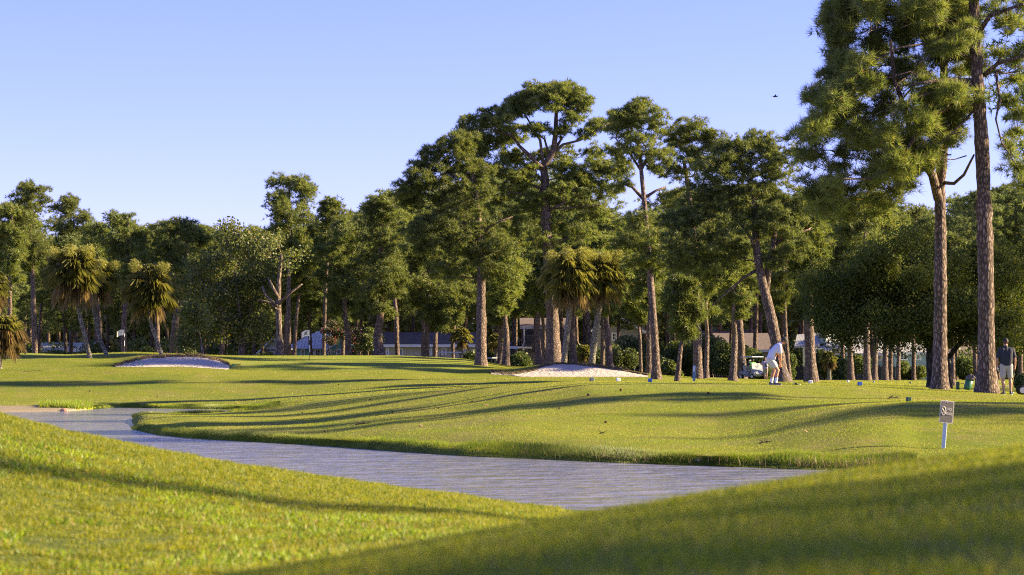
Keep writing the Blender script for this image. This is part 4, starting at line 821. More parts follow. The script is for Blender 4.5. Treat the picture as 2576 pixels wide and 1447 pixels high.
top = .8 + 3.8 * vnoise(x, d, 5., 5) + 1.2 * vnoise(x, d, 1.3, 6); z = 1.33 + top * rg.rand(n)
V = quads_of(rg, np.stack([x, d, z], 1), .16, .8); o = np_mesh('undergrowth', V, np.arange(len(V)).reshape(-1, 4), M['leaf_dk']); tag(o, 'dark tangled undergrowth along the edge of the wood', kind='stuff')
# ================= houses
M['aqua'] = simple('aqua_boards', (.18, .42, .38), .7); M['white'] = simple('white_paint', (.74, .75, .76), .5, var=.04); M['glass'] = simple('dark_glass', (.03, .035, .04), .08)
M['brick'] = simple('pale_brick', (.30, .20, .16), .85, bscale=60); M['beige'] = simple('beige_stucco', (.46, .42, .32), .85, bump=.3); M['shingle'] = simple('brown_shingles', (.14, .11, .10), .9, bump=.5, bscale=10, var=.3)
M['greywall'] = simple('grey_boards', (.27, .27, .25), .8); M['deck'] = simple('weathered_deck_wood', (.16, .14, .12), .85, var=.3); M['woodf'] = simple('fence_wood', (.20, .15, .09), .85, var=.35, bscale=30); M['bluewall'] = simple('blue_grey_siding', (.26, .36, .42), .7)
M['darkscreen'] = simple('dark_screen', (.04, .045, .05), .6); M['redroof'] = simple('reddish_brown_shingles', (.24, .14, .10), .9, bump=.5, bscale=10, var=.25); M['darkfence'] = simple('dark_fence_wood', (.05, .042, .035), .9, var=.4)
def seam_metal(name, c, sx):
    m, nt, b, out = new_mat(name); tc = N(nt, 'ShaderNodeTexCoord'); wv = N(nt, 'ShaderNodeTexWave'); wv.inputs['Scale'].default_value = sx; wv.inputs['Distortion'].default_value = .0
    nt.links.new(tc.outputs['Object'], wv.inputs[0]); r = ramp(nt, [(.0, [q * .45 for q in c]), (.18, c)]); nt.links.new(wv.outputs[0], r.inputs[0])
    n1 = noise(nt, 1.5, 5, .7, tc.outputs['Object']); r1 = ramp(nt, [(.35, .65), (.65, 1.1)]); nt.links.new(n1.outputs[0], r1.inputs[0])
    nt.links.new(mixc(nt, r.outputs[0], r1.outputs[0], .8, 'MULTIPLY'), b.inputs['Base Color']); b.inputs['Roughness'].default_value = .45; b.inputs['Metallic'].default_value = .25; return m
M['metal_roof'] = seam_metal('grey_metal_roof', (.74, .74, .73), 1.0); M['metal_white'] = seam_metal('pale_metal_roof', (.62, .62, .60), 1.1)
GZ = 1.3
def gp(u, v, d, off=0): return P(u, v, d + off)
def wallbox(mb, u0, u1, vt, d, depth=8., vb=None):
    a = P(u0, vt, d); b_ = P(u1, vt, d); zb = GZ - .1 if vb is None else P(u0, vb, d).z
    mb.box(((a.x + b_.x) / 2, d + depth / 2, (a.z + zb) / 2), (b_.x - a.x, depth, a.z - zb))
def window(root, u0, u1, v0, v1, d, frame='white', mull=(1, 1)):
    a = P(u0, v0, d); b_ = P(u1, v1, d); w_, h_ = b_.x - a.x, a.z - b_.z; cx, cz = (a.x + b_.x) / 2, (a.z + b_.z) / 2; t = .12
    mb = MB(); y = d - .05
    mb.box((cx, y, a.z), (w_ + t, .1, t)).box((cx, y, b_.z), (w_ + t, .1, t)).box((a.x, y, cz), (t, .1, h_ - t)).box((b_.x, y, cz), (t, .1, h_ - t))
    for k in range(1, mull[0] + 1): mb.box((a.x + w_ * k / (mull[0] + 1), y + .02, cz), (.05, .04, h_ - t))
    for k in range(1, mull[1] + 1): mb.box((cx, y + .015, b_.z + h_ * k / (mull[1] + 1)), (w_ - t, .03, .05))
    f = mb.build('window', M[frame], root); MB().box((cx, d - .01, cz), (w_ - t, .04, h_ - t)).build('pane', M['glass'], f)
def slab(mb, pts, t=.18):
    """roof plane of thickness t"""
    p = [Vector(q) for q in pts]; n = (p[1] - p[0]).cross(p[2] - p[0]).normalized(); n = n if n.z > 0 else -n
    mb.prism(p, n * 0, -n * t)
def gable_x(root, u0, u1, ve, vr, d, depth, roof, fascia='white', ov=.5):
    """gabled roof, ridge parallel to the picture"""
    a = P(u0, ve, d); b_ = P(u1, ve, d); zr = P(u0, vr, d + depth / 2).z; mb = MB()
    slab(mb, [(a.x - ov, d - ov, a.z), (b_.x + ov, d - ov, a.z), (b_.x + ov, d + depth / 2, zr), (a.x - ov, d + depth / 2, zr)])
    slab(mb, [(a.x - ov, d + depth + ov, a.z), (b_.x + ov, d + depth + ov, a.z), (b_.x + ov, d + depth / 2 + .01, zr - .003), (a.x - ov, d + depth / 2 + .01, zr - .003)])
    mb.build('roof', M[roof], root); MB().box(((a.x + b_.x) / 2, d - ov - .07, a.z - .12), (b_.x - a.x + 2 * ov, .1, .26)).build('fascia', M[fascia], root)
def gable_y(root, u0, u1, ve, vr, d, depth, roof, wall, fascia='white', ov=.5, um=None):
    a = P(u0, ve, d); b_ = P(u1, ve, d); um = um or (u0 + u1) / 2; r = P(um, vr, d); mb = MB(); dz = (r.z - a.z) / max(.1, r.x - a.x) * ov
    slab(mb, [(a.x - ov, d - ov, a.z - dz), (r.x, d - ov, r.z), (r.x, d + depth, r.z), (a.x - ov, d + depth, a.z - dz)])
    slab(mb, [(b_.x + ov, d - ov, a.z - dz), (r.x + .01, d - ov, r.z), (r.x + .01, d + depth, r.z), (b_.x + ov, d + depth, a.z - dz)])
    mb.build('roof', M[roof], root)
    g = MB(); g.prism([(a.x, d, a.z), (b_.x, d, a.z), (r.x, d, r.z - .2)], (0, 0, 0), (0, depth - .1, 0)); g.build('gable_wall', M[wall], root)
    f = MB(); t = .22
    for (p0, p1) in (((a.x - ov, a.z - dz), (r.x, r.z)), ((b_.x + ov, a.z - dz), (r.x, r.z))):
        f.prism([(p0[0], d - ov - .04, p0[1] + .03), (p1[0], d - ov - .04, p1[1] + .03), (p1[0], d - ov - .04, p1[1] - t), (p0[0], d - ov - .04, p0[1] - t)], (0, 0, 0), (0, -.06, 0))
    f.build('fascia', M[fascia], root)
D = 238
def house(label, u, d): h = thing('house', label, 'house', (0, 0, 0)); return h
h_ = house('aqua house with a big weathered metal roof behind the centre left flag', 800, D)
mb = MB(); wallbox(mb, 740, 816, 878, D + 1.2, 8); wallbox(mb, 817, 868, 872, D, 9); mb.build('wall', M['aqua'], h_)
g = MB(); A0 = P(817, 872, D); A1 = P(851, 852, D); A2 = P(886, 872, D); g.prism([A0, A2, A1], (0, 0, 0), (0, 8, 0)); g.build('gable_wall', M['aqua'], h_)
mb = MB(); slab(mb, [P(710, 877, D - .6), P(816, 877.5, D - .6), P(842, 861, D - .6), P(834, 838, D + 4), P(810, 828, D + 6)], .15)
slab(mb, [P(808, 828, D + 6.2), P(834, 838, D + 4.3), P(834, 816, D + 7)], .15); mb.build('roof', M['metal_roof'], h_)
f = MB()
for a_, b_ in ((P(815, 879, D - .65), P(843, 861, D - .65)), (P(843, 861, D - .65), P(852, 853, D - .65))): f.prism([a_, b_, b_ - Vector((0, 0, .28)), a_ - Vector((0, 0, .28))], (0, 0, 0), (0, -.07, 0))
f.build('fascia', M['white'], h_)
window(h_, 820, 832, 880, 897, D); window(h_, 758, 766, 880, 897, D + 1.2); window(h_, 778, 790, 880, 897, D + 1.2); window(h_, 793, 806, 880, 897, D + 1.2)
window(h_, 847, 858, 880, 898, D, mull=(0, 1))
h_ = house('brick house with a white gable left of the aqua house', 690, 246)
mb = MB(); wallbox(mb, 655, 742, 879, 246, 8); mb.build('wall', M['brick'], h_); gable_y(h_, 656, 722, 879, 848, 246, 8, 'shingle', 'white', um=688); window(h_, 680, 691, 885, 897, 246, mull=(2, 2)); window(h_, 716, 722, 885, 896, 246)
h_ = house('long beige stucco house with a brown shingle roof', 1080, 232)
mb = MB(); wallbox(mb, 968, 1196, 868, 232, 9); mb.build('wall', M['beige'], h_); gable_x(h_, 968, 1196, 867, 836, 232, 9, 'shingle')
window(h_, 973, 978, 878, 896, 232); window(h_, 1080, 1085, 878, 893, 232); window(h_, 1112, 1122, 876, 892, 232); window(h_, 1161, 1170, 876, 892, 232); window(h_, 1005, 1013, 878, 894, 232)
h_ = house('small beige house with a steep grey roof beside the deck', 1278, 240)
mb = MB(); wallbox(mb, 1250, 1302, 873, 240, 8); mb.build('wall', M['beige'], h_)
a = P(1250, 872, 239.4); b_ = P(1304, 872, 239.4); r1 = P(1252, 845, 244); r2 = P(1266, 845, 244); mb = MB(); slab(mb, [a, b_, r2, r1]); slab(mb, [b_ + Vector((.01, 0, 0)), r2 + Vector((.01, 0, 0)), b_ + Vector((.01, 9, 0))]); mb.build('roof', M['shingle'], h_)
MB().box(((a.x + b_.x) / 2, 239.3, a.z - .1), (b_.x - a.x, .12, .25)).build('fascia', M['white'], h_); window(h_, 1276, 1284, 880, 894, 240)
h_ = house('grey house with a raised screened deck, stairs and a white downpipe', 1335, 244)
mb = MB(); wallbox(mb, 1320, 1420, 822, 247, 8); mb.build('wall', M['greywall'], h_); gable_x(h_, 1320, 1420, 822, 800, 247, 8, 'shingle')
mb = MB(); a = P(1322, 832, 246.9); b_ = P(1352, 866, 246.9); mb.box(((a.x + b_.x) / 2, 246.85, (a.z + b_.z) / 2), (b_.x - a.x, .1, a.z - b_.z)); mb.build('screen', M['darkscreen'], h_)
mb = MB(); z0 = P(1321, 869, 244).z; xa, xb = P(1321, 869, 244).x, P(1420, 869, 244).x
mb.box(((xa + xb) / 2, 245.4, z0 - .1), (xb - xa, 3, .2)); mb.box(((xa + xb) / 2, 243.95, z0 + 1.0), (xb - xa, .06, .08)); mb.box(((xa + xb) / 2, 243.95, z0 + .12), (xb - xa, .06, .06))
for k in range(28): mb.box((xa + (xb - xa) * (k + .5) / 28, 243.95, z0 + .56), (.05, .04, .8))
for k in range(4): mb.box((xa + .1 + (xb - xa - .2) * k / 3, 244.1, (z0 + GZ) / 2), (.15, .15, z0 - GZ))
mb.build('deck', M['deck'], h_)
mb = MB(); s0 = P(1318, 872, 243.6); s1 = P(1275, 905, 243.6)
for off in (0, .9):
    mb.tube([s0 + Vector((0, off, 0)), s1 + Vector((0, off, 0))], .09, 4); mb.tube([s0 + Vector((0, off, .9)), s1 + Vector((0, off, .9))], .04, 4)
    for k in range(9): q = s0.lerp(s1, k / 8) + Vector((0, off, 0)); mb.tube([q, q + Vector((0, 0, .9))], .025, 4)
for k in range(12): q = s0.lerp(s1, k / 11); mb.box((q.x, q.y + .45, q.z), (.28, .85, .04))
mb.build('stair', M['deck'], h_)
MB().tube([P(1318, 822, 243.8), P(1318, 862, 243.8), P(1315, 868, 243.8), P(1315, 896, 243.8)], .06, 6).build('downpipe', M['white'], h_)
a = P(1303, 873, 242.5); b_ = P(1338, 876, 242.5); MB().box(((a.x + b_.x) / 2, 243, (a.z + b_.z) / 2), (b_.x - a.x, 1, .16), ry=.02).build('awning', M['white'], h_)
h_ = house('tall grey house with a white edged gable among the trunks', 1560, 255)
mb = MB(); wallbox(mb, 1492, 1612, 828, 255, 9); mb.build('wall', M['greywall'], h_); gable_y(h_, 1492, 1612, 828, 795, 255, 9, 'shingle', 'greywall', um=1556); window(h_, 1540, 1550, 838, 856, 255)
h_ = house('low house with a large brown shingle roof behind the golf cart', 1870, 250)
mb = MB(); wallbox(mb, 1810, 1935, 880, 250, 12); mb.build('wall', M['beige'], h_); gable_x(h_, 1810, 1935, 880, 838, 250, 12, 'shingle', 'white'); window(h_, 1900, 1910, 886, 900, 250)
h_ = house('house with a reddish brown roof behind the straight sunlit pine', 1800, 262)
mb = MB(); wallbox(mb, 1745, 1900, 858, 264, 10); mb.build('wall', M['greywall'], h_); gable_x(h_, 1745, 1900, 858, 832, 264, 10, 'redroof', 'white')
h_ = house('bluish sided house with bright metal roofs behind the oak', 2080, 248)
mb = MB(); wallbox(mb, 2040, 2100, 872, 248, 7); wallbox(mb, 2100, 2250, 890, 249, 8); a = P(2064, 840, 247); b_ = P(2076, 864, 247); mb.box(((a.x + b_.x) / 2, 248.6, (a.z + b_.z) / 2), (b_.x - a.x, 2.6, a.z - b_.z)); mb.build('wall', M['bluewall'], h_)
mb = MB(); slab(mb, [P(1998, 872, 246.5), P(2062, 868, 246.5), P(2062, 836, 251), P(2005, 842, 251)]); slab(mb, [P(2078, 866, 246.6), P(2134, 886, 246.6), P(2112, 846, 252), P(2078, 834, 252)]); slab(mb, [P(2095, 889, 247.5), P(2252, 889, 247.5), P(2235, 843, 254), P(2130, 843, 254)]); mb.build('roof', M['metal_white'], h_)
mb = MB(); slab(mb, [P(2040, 886, 245), P(2092, 888, 245), P(2096, 868, 248), P(2056, 866, 248)]); mb.build('porch_roof', M['metal_roof'], h_)
a = P(2095, 889, 247.4); b_ = P(2252, 889, 247.4); MB().box(((a.x + b_.x) / 2, 247.3, a.z - .12), (b_.x - a.x, .1, .25)).build('fascia', M['white'], h_); window(h_, 2205, 2216, 895, 906, 249)
h_ = house('white roofed cottage with a framed window left of the oak trunk', 2300, 252)
mb = MB(); wallbox(mb, 2250, 2330, 886, 252, 8); mb.build('wall', M['bluewall'], h_); gable_x(h_, 2250, 2330, 886, 862, 252, 8, 'metal_white'); window(h_, 2264, 2282, 892, 905, 252); window(h_, 2305, 2314, 892, 905, 252)
h_ = house('pale green cottage deep behind the picket fence', 2440, 262)
mb = MB(); wallbox(mb, 2395, 2560, 900, 266, 8); mb.build('wall', M['greywall'], h_); gable_x(h_, 2395, 2560, 900, 872, 266, 8, 'shingle'); window(h_, 2410, 2420, 906, 920, 266)
h_ = house('white cottage glimpsed low between the left trunks', 140, 262)
mb = MB(); wallbox(mb, 90, 215, 880, 264, 7); mb.build('wall', M['beige'], h_); gable_x(h_, 90, 215, 880, 862, 264, 7, 'metal_white'); window(h_, 190, 200, 884, 894, 264)
# ---- fences
def fence(name, label, u0, u1, v0, d, mat, gap=.13, pw=.11, picket=False, gz=None):
    t = thing(name, label, 'fence', (0, 0, 0)); a = P(u0, v0, d); b_ = P(u1, v0, d); z0 = float(ground(a.x, d)) if gz is None else gz; H = a.z - z0
    n = int((b_.x - a.x) / gap); mb = MB()
    for k in range(n):
        x = a.x + (k + .5) * gap; mb.box((x, d, z0 + H / 2 - .02), (pw, .025, H - .04 + .02 * math.sin(k * 7)))
        if picket: mb.box((x, d, z0 + H), (pw * .7, .02, pw * .7), ry=R(45))
    mb.build('pickets', mat, t); r = MB()
    for zz in (.22, .78): r.box(((a.x + b_.x) / 2, d + .04, z0 + H * zz), (b_.x - a.x, .05, .09))
    r.build('rail', mat, t)
    k = 0
    x = a.x
    while x < b_.x + .1: MB().box((x, d + .02, z0 + H / 2 + .06), (.14, .12, H + .12)).build('post', mat, t); x += 2.4
    return t
fence('wooden_fence', 'brown board fence with gaps behind the right bunker', 1275, 1354, 893, 214, M['woodf'], .19, .12)
fence('wooden_fence', 'dark board fence behind the shrubs at the right', 1975, 2312, 921, 246, M['darkfence'], .16, .13)
fence('wooden_fence', 'dark board fence behind the bushes beside the golf cart', 1480, 1965, 915, 243, M['darkfence'], .18, .15)
fence('picket_fence', 'white picket fence behind the two right pines', 2318, 2700, 935, 268, M['white'], .17, .09, True)
# ================= course furniture
M['black'] = simple('black_plastic', (.02, .02, .022), .45, var=.05); M['rubber'] = simple('tyre_rubber', (.015, .015, .016), .85); M['chrome'] = simple('bright_metal', (.6, .6, .62), .25, .9, var=.03)
M['flagcloth'] = leaf_mat('flag_cloth', (.80, .74, .64), (.84, .78, .68), .5, .5); M['pole_white'] = simple('pole_white', (.8, .8, .8), .4, var=.02); M['green_plastic'] = simple('green_plastic', (.02, .26, .14), .45); M['bin_green'] = simple('bin_green', (.03, .14, .07), .4, var=.2)
M['bin_lid'] = simple('brown_bin_lid', (.10, .085, .075), .5); M['blue_paint'] = simple('blue_paint', (.015, .09, .42), .4); M['grey_paint'] = simple('grey_green_paint', (.13, .16, .16), .6); M['dkgreen'] = simple('dark_green_paint', (.02, .07, .04), .5)
M['postblue'] = simple('faded_blue_paint', (.16, .30, .40), .6); M['sign_dark'] = simple('sign_brown_grey', (.12, .11, .095), .55, var=.08); M['sign_pale'] = simple('sign_pale_print', (.66, .60, .50), .55, var=.04); M['postwhite'] = simple('painted_post', (.50, .58, .66), .55, var=.05)
def flagstick(label, u, vb, d, vtop, mark):
    base = P(u, vb, d); z = float(ground(base.x, d)); t = thing('flagstick', label, 'golf flag', (base.x, d, z)); H = P(u, vtop, d).z - z; r = .022
    segs = [(0, .48, 'black'), (.48, .58 if False else .62, 'pole_white'), (.62, .72, 'black'), (.72, .86, 'pole_white'), (.86, 1.0, 'pole_white')]
    segs = [(0, .27, 'black'), (.27, .5, 'pole_white'), (.5, .65, 'black'), (.65, .80, 'pole_white'), (.80, 1.0, 'black')]
    for a, b_, mt in segs: MB().tube([(0, 0, H * a), (0, 0, H * b_)], r if mt == 'pole_white' else r * .8, 6).build('pole_band', M[mt], t)
    V = []; Fc = []; nx, nz = 9, 6; fw, fh = .58, .42
    for i in range(nx):
        for j in range(nz):
            a = i / (nx - 1); x = -a * fw; y = .05 * math.sin(a * 7) * a; z_ = H - .06 - fh * (1 - j / (nz - 1)) - .16 * a * a - .015 * math.sin(a * 9); V.append((x, y, z_))
    for i in range(nx - 1):
        for j in range(nz - 1): k = i * nz + j; Fc.append((k, k + 1, k + nz + 1, k + nz))
    m_ = MB().add(V, Fc).build('flag', M['flagcloth'], t, True)
    if mark:   # dark emblem: small bent figure and curl
        e = MB()
        for pts in ([(-.20, .30), (-.24, .20), (-.30, .12)], [(-.20, .30), (-.27, .31), (-.36, .26), (-.41, .20)], [(-.24, .20), (-.20, .10)], [(-.30, .22), (-.34, .13), (-.40, .12)], [(-.17, .34), (-.15, .30)]):
            e.tube([(x, -.03 - .05 * abs(x), H - .06 - fh + z_ + .0 - .16 * (x / fw) ** 2) for x, z_ in pts], .022, 5)
        e.build('emblem', M['black'], m_)
    return t
flagstick('white flag with a dark emblem on a striped pole in front of the aqua house', 779, 908.5, 171.5, 828, True)
flagstick('plain white flag on a striped pole between the left palms', 313, 890, 183, 827, False)
def marker(label, u, v, d, size, mt, shape='cube', rz=.2):
    q = P(u, v, d); z = float(ground(q.x, d)); t = thing('tee_marker', label, 'tee marker', (q.x, d, z)); s = size
    if shape == 'ball': MB().ell((0, 0, s * .45), (s * .5, s * .5, s * .5)).build('body', M[mt], t, True)
    else: MB().box((0, 0, s * .5), (s, s, s * .95), rz=rz, bev=s * .12).build('body', M[mt], t)
    MB().tube([(0, 0, -.05), (0, 0, .03)], .012, 6).build('spike', M['chrome'], t); return t
marker('grey block tee marker, leftmost of the row beyond the right bunker', 1489, 962, 84, .15, 'grey_paint')
marker('white block tee marker between the grey one and the blue one', 1555, 963, 83, .13, 'white')
marker('blue block tee marker left of the golfer', 1635, 968.5, 79.5, .125, 'blue_paint')
marker('white block tee marker at the foot of the very thick pine', 2039, 962, 82, .12, 'white', rz=.1)
marker('blue rounded tee marker right of the golfer', 2163, 970, 79.5, .13, 'blue_paint')
marker('dark green block tee marker on the crest of the shaded mound', 2286, 1012, 61.5, .12, 'dkgreen')
marker('small white ball shaped tee marker on the far tee', 2133, 951, 150, .17, 'white', 'ball')
marker('small grey ball shaped tee marker on the far tee', 2290, 955, 145, .14, 'grey_paint', 'ball')
marker('small dark blue ball shaped tee marker at the second pine by the metal roof', 2198, 950, 155, .12, 'blue_paint', 'ball')
# thin posts
def post(name, label, cat, u, vb, vt, d, r, mt):
    q = P(u, vb, d); z = float(ground(q.x, d)); H = P(u, vt, d).z - z; t = thing(name, label, cat, (q.x, d, z)); MB().box((0, 0, H / 2 - .1), (r * 2, r * 2, H + .2), ry=R(1.5), bev=.01).build('post', M[mt], t)
    MB().box((0, -r - .008, H * .82), (r * 1.6, .012, H * .26)).build('plate', M['pole_white' if mt != 'grey_paint' else 'black'], t); return t
post('marker_post', 'faded blue marker post standing alone right of the right bunker', 'post', 1746, 952, 919, 112, .055, 'postblue')
post('marker_post', 'thin pale marker post behind the right bunker mound', 'post', 1596, 940, 921, 178, .03, 'grey_paint')
# bin
q = on_ground(2430, 84); t = thing('litter_bin', 'leaning green litter bin with a brown hooded lid left of the tall edge pine', 'litter bin', q)
mb = MB(); tl = lambda p: (p[0] + p[2] * .34, p[1], p[2] * 1.12); mb.tube([tl((0, 0, .02)), tl((0, 0, .12)), tl((0, 0, .35))], [.115, .125, .145], 16); mb.build('body', M['bin_green'], t, True)
mb = MB(); mb.tube([tl((0, 0, .33)), tl((0, 0, .39)), tl((-.02, 0, .46)), tl((-.05, 0, .50))], [.155, .16, .13, .06], 16); mb.tube([tl((.05, -.04, .37)), tl((.11, -.06, .45))], [.08, .09], 12); mb.build('lid', M['bin_lid'], t, True)
MB().ell(tl((.125, -.07, .462)), (.07, .07, .02)).build('opening', M['black'], t, True)
q = on_ground(2408, 84); t = thing('bin_stand', 'short dark green stand post beside the leaning bin', 'post', q); MB().box((0, 0, .14), (.11, .11, .30), bev=.01).build('post', M['dkgreen'], t); MB().tube([(.05, 0, .2), (.2, 0, .23), (.24, 0, .12)], .012, 6).build('bracket', M['black'], t)
# no fishing sign
q = on_ground(2370, 49.5); t = thing('warning_sign', 'small brown NO FISHING sign on a tilted white wooden post near the water', 'sign', q); tilt = R(3.2)
ztop = P(2376, 1011, 49.5).z - q.z; mb = MB(); top = Vector((P(2381, 1011, 49.5).x - q.x, 0, ztop))
ax = top.normalized(); mb.box((top.x / 2, 0, ztop / 2 - .1), (.075, .06, ztop + .14), ry=math.atan2(top.x, top.z), bev=.008); mb.ell((top.x, 0, ztop - .0), (.04, .035, .03)); mb.build('post', M['postwhite'], t)
C_ = P(2381.5, 1036.5, 49.45) - q; ang = math.atan2(top.x, top.z); yw = R(14); W_, H_ = .30, .455
Ms = Matrix.Translation((C_.x, -.06, C_.z)) @ Matrix.Rotation(ang, 4, 'Y') @ Matrix.Rotation(yw, 4, 'Z')
def rrect(w_, h_, r_, y):
    pts = []
    for cx, cz, a0 in ((w_ / 2 - r_, h_ / 2 - r_, 0), (-w_ / 2 + r_, h_ / 2 - r_, 90), (-w_ / 2 + r_, -h_ / 2 + r_, 180), (w_ / 2 - r_, -h_ / 2 + r_, 270)):
        for k in range(5): a = R(a0 + 22.5 * k); pts.append(Vector((cx + r_ * math.cos(a), y, cz + r_ * math.sin(a))))
    return pts
pl = MB().prism(rrect(W_, H_, .03, 0), (0, 0, 0), (0, .006, 0)).build('plate', M['sign_pale'], t); pl.matrix_local = Ms
pi = MB().prism(rrect(W_ - .026, H_ - .026, .022, -.002), (0, 0, 0), (0, .003, 0)).build('face', M['sign_dark'], pl)
rg_ = MB(); n = 28
ring = [(-.075 + .048 * math.cos(2 * math.pi * k / n), -.005, .02 + .082 * math.sin(2 * math.pi * k / n)) for k in range(n + 1)]; rg_.tube(ring, .0085, 5, cap=False)
rg_.tube([(-.105, -.005, .07), (-.045, -.005, -.03)], .007, 5); rg_.tube([(-.075, -.004, .06), (-.06, -.004, .02), (-.07, -.004, -.02), (-.085, -.004, -.03), (-.09, -.004, -.01)], .005, 5)
for zz in (.19, -.19): rg_.ell((0, -.004, zz), (.006, .004, .006), 8, 5)
rg_.build('symbol', M['sign_pale'], pl)
def text(body, size, loc, mat, parent, name='lettering'):
    c = bpy.data.curves.new(name, 'FONT'); c.body = body; c.size = size; c.align_x = 'CENTER'; c.align_y = 'CENTER'; c.extrude = .0015; c.offset = size * .012
    tmp = bpy.data.objects.new('tmp', c); COL.objects.link(tmp); bpy.context.view_layer.update(); me = bpy.data.meshes.new_from_object(tmp.evaluated_get(bpy.context.evaluated_depsgraph_get()))
    bpy.data.objects.remove(tmp); me.materials.clear(); me.materials.append(mat); o = bpy.data.objects.new(name, me); link(o, parent); o.location = loc; o.rotation_euler = (math.pi / 2, 0, 0); return o
o = text('NO', .075, (.055, -.006, .055), M['sign_pale'], pl); o.scale = (.8, 1.1, 1)
o = text('FISHING', .062, (.052, -.006, -.04), M['sign_pale'], pl); o.scale = (.62, 1.25, 1)
# rakes
def rake(label, a, b_, head_at_a=True):
    a, b_ = Vector(a), Vector(b_); t = thing('bunker_rake', label, 'rake', b_); d_ = (a - b_); MB().tube([(0, 0, 0), tuple(d_)], .028, 6).build('handle', M['green_plastic'], t)
    m_ = MB(); s_ = Vector((-d_.y, d_.x, 0)).normalized() * .3; m_.tube([tuple(d_ - s_), tuple(d_ + s_)], .03, 6)
    for k in range(9): q_ = d_ - s_ + s_ * 2 * k / 8; m_.tube([tuple(q_), tuple(q_ - Vector((0, 0, .09)))], .01, 4)
    m_.build('head', M['dkgreen'], t)
def surf(u, v, lo=150, hi=190, lift=.0):
    dq = np.arange(lo, hi, .05); x = (u - 1288) / F * dq * 1.0003; z = ground(x, dq); k = int(np.argmax(rowv(z, dq) <= v)); return Vector((x[k], dq[k], z[k] + lift))
rake('green handled rake leaning on the sand at the left end of the left bunker', surf(517 * .6708 + 170 - 170, 907, lift=.1), surf(537 * .6708, 923.5, lift=.04))
rake('short green rake lying on the grass right of the left bunker', surf(595, 920, lift=.1), surf(582, 926, lift=.06))
# bird
q = P(1950, 243, 60); t = thing('bird', 'tiny dark bird flying in the blue sky left of the big pines', 'bird', q)
mb = MB(); mb.ell((0, 0, 0), (.06, .02, .02), 10, 6); mb.ell((.055, 0, .008), (.018, .014, .014), 8, 5)
mb.add([(-.02, 0, .01), (.03, 0, .01), (.0, .11, .04), (-.02, 0, .015), (.03, 0, .014), (.0, -.11, .05), (-.05, 0, 0), (-.1, .02, 0), (-.1, -.02, 0)], [(0, 1, 2), (3, 4, 5), (6, 7, 8)]); mb.build('body', M['black'], t)
# debris: pine cones, bark and twigs
M['cone'] = simple('pine_cone', (.10, .05, .03), .9, var=.4); M['barkbit'] = simple('bark_flake', (.36, .22, .14), .9, var=.3)
def cone_mesh():
    mb = MB()
    for k in range(26):
        z = k / 26; a = k * 2.4; r_ = .035 * math.sin(math.pi * (z * .85 + .12)); mb.ell((math.cos(a) * r_, math.sin(a) * r_, .01 + z * .085), (.014, .014, .008), 6, 4)
    mb.tube([(0, 0, 0), (0, 0, .09)], [.025, .008], 6); return mb
cone0 = cone_mesh().build('pine_cone', M['cone'], None); first = True; rg = np.random.RandomState(60)
cu = [(850, 969), (930, 1008), (985, 1040), (1105, 1029), (760, 1040), (600, 1008), (400, 1000), (1190, 1013), (1408, 1030), (1480, 996), (1562, 984), (640, 1020), (820, 1088), (230, 985), (1780, 992), (1520, 1065)]
def ray_ground(u, v, lo, hi):
    dq = np.arange(lo, hi, .1); x = (u - 1288) / F * dq * 1.0003; z = ground(x, dq); k = int(np.argmax(rowv(z, dq) <= v)); return x[k], dq[k], z[k]
for k, (u, v) in enumerate(cu):
    x, y, z = ray_ground(u, v, 48, 158); o = cone0 if k == 0 else cone0.copy()
    if k: COL.objects.link(o)
    s_ = (.6 + .35 * rg.rand()) * (1.25 if y > 100 else 1); o.location = (x, y, z + .03); o.rotation_euler = (R(80 + 20 * rg.rand()), 0, rg.rand() * 6.28); o.scale = (s_,) * 3
    tag(o, 'brown pine cone lying on the open mown grass', 'pine cone', 'pine cones scattered on the grass')
for k, (u, v, L_, lab) in enumerate([(1048, 1074, .16, 'pale reddish bark flake on the shaded slope of the tongue'), (1212, 1023, .2, 'pale bark flake high on the slope left of the tee'), (2016, 1090, .12, 'pale curled bark flake on the shaded mound'), (298, 1003, .3, 'orange bark flake on the far left fairway'), (1745, 1168, .14, 'white scrap lying at the water edge')]):
    x, y, z = ray_ground(u, v, 46, 158); mb = MB(); V = []
    for i in range(6): a = i / 5; V += [(a * L_, .03 + .01 * math.sin(i * 2), .02 + .02 * math.sin(a * 3)), (a * L_, -.03 - .01 * math.cos(i), .015 + .02 * math.sin(a * 3 + .5))]
    mb.add(V, [(2 * i, 2 * i + 2, 2 * i + 3, 2 * i + 1) for i in range(5)]); mb.add([(a, b_, c - .012) for a, b_, c in V], [(2 * i, 2 * i + 1, 2 * i + 3, 2 * i + 2) for i in range(5)])
    o = mb.build('bark_flake', M['barkbit'] if k < 4 else M['white']); o.location = (x, y, max(z, WZ) + .02); tag(o, lab, 'bark flake' if k < 4 else 'scrap')
def stick(label, u, v, L_, seed, n=4, lo=46, hi=158):
    x, y, z = ray_ground(u, v, lo, hi); rg = np.random.RandomState(seed); mb = MB(); p = [(0, 0, .02), (L_ * .4, .03, .05), (L_ * .8, -.02, .04), (L_, 0, .02)]; mb.tube(p, [.016, .014, .01, .006], 5)
    for k in range(n): a = L_ * (.2 + .6 * rg.rand()); mb.tube([(a, 0, .04), (a + .08 * rg.randn(), .1 * rg.randn(), .06 + .08 * rg.rand())], [.008, .003], 4)
    o = mb.build('fallen_branch', M['bark_oak']); o.location = (x, y, z); o.rotation_euler = (0, 0, .2); tag(o, label, 'branch')
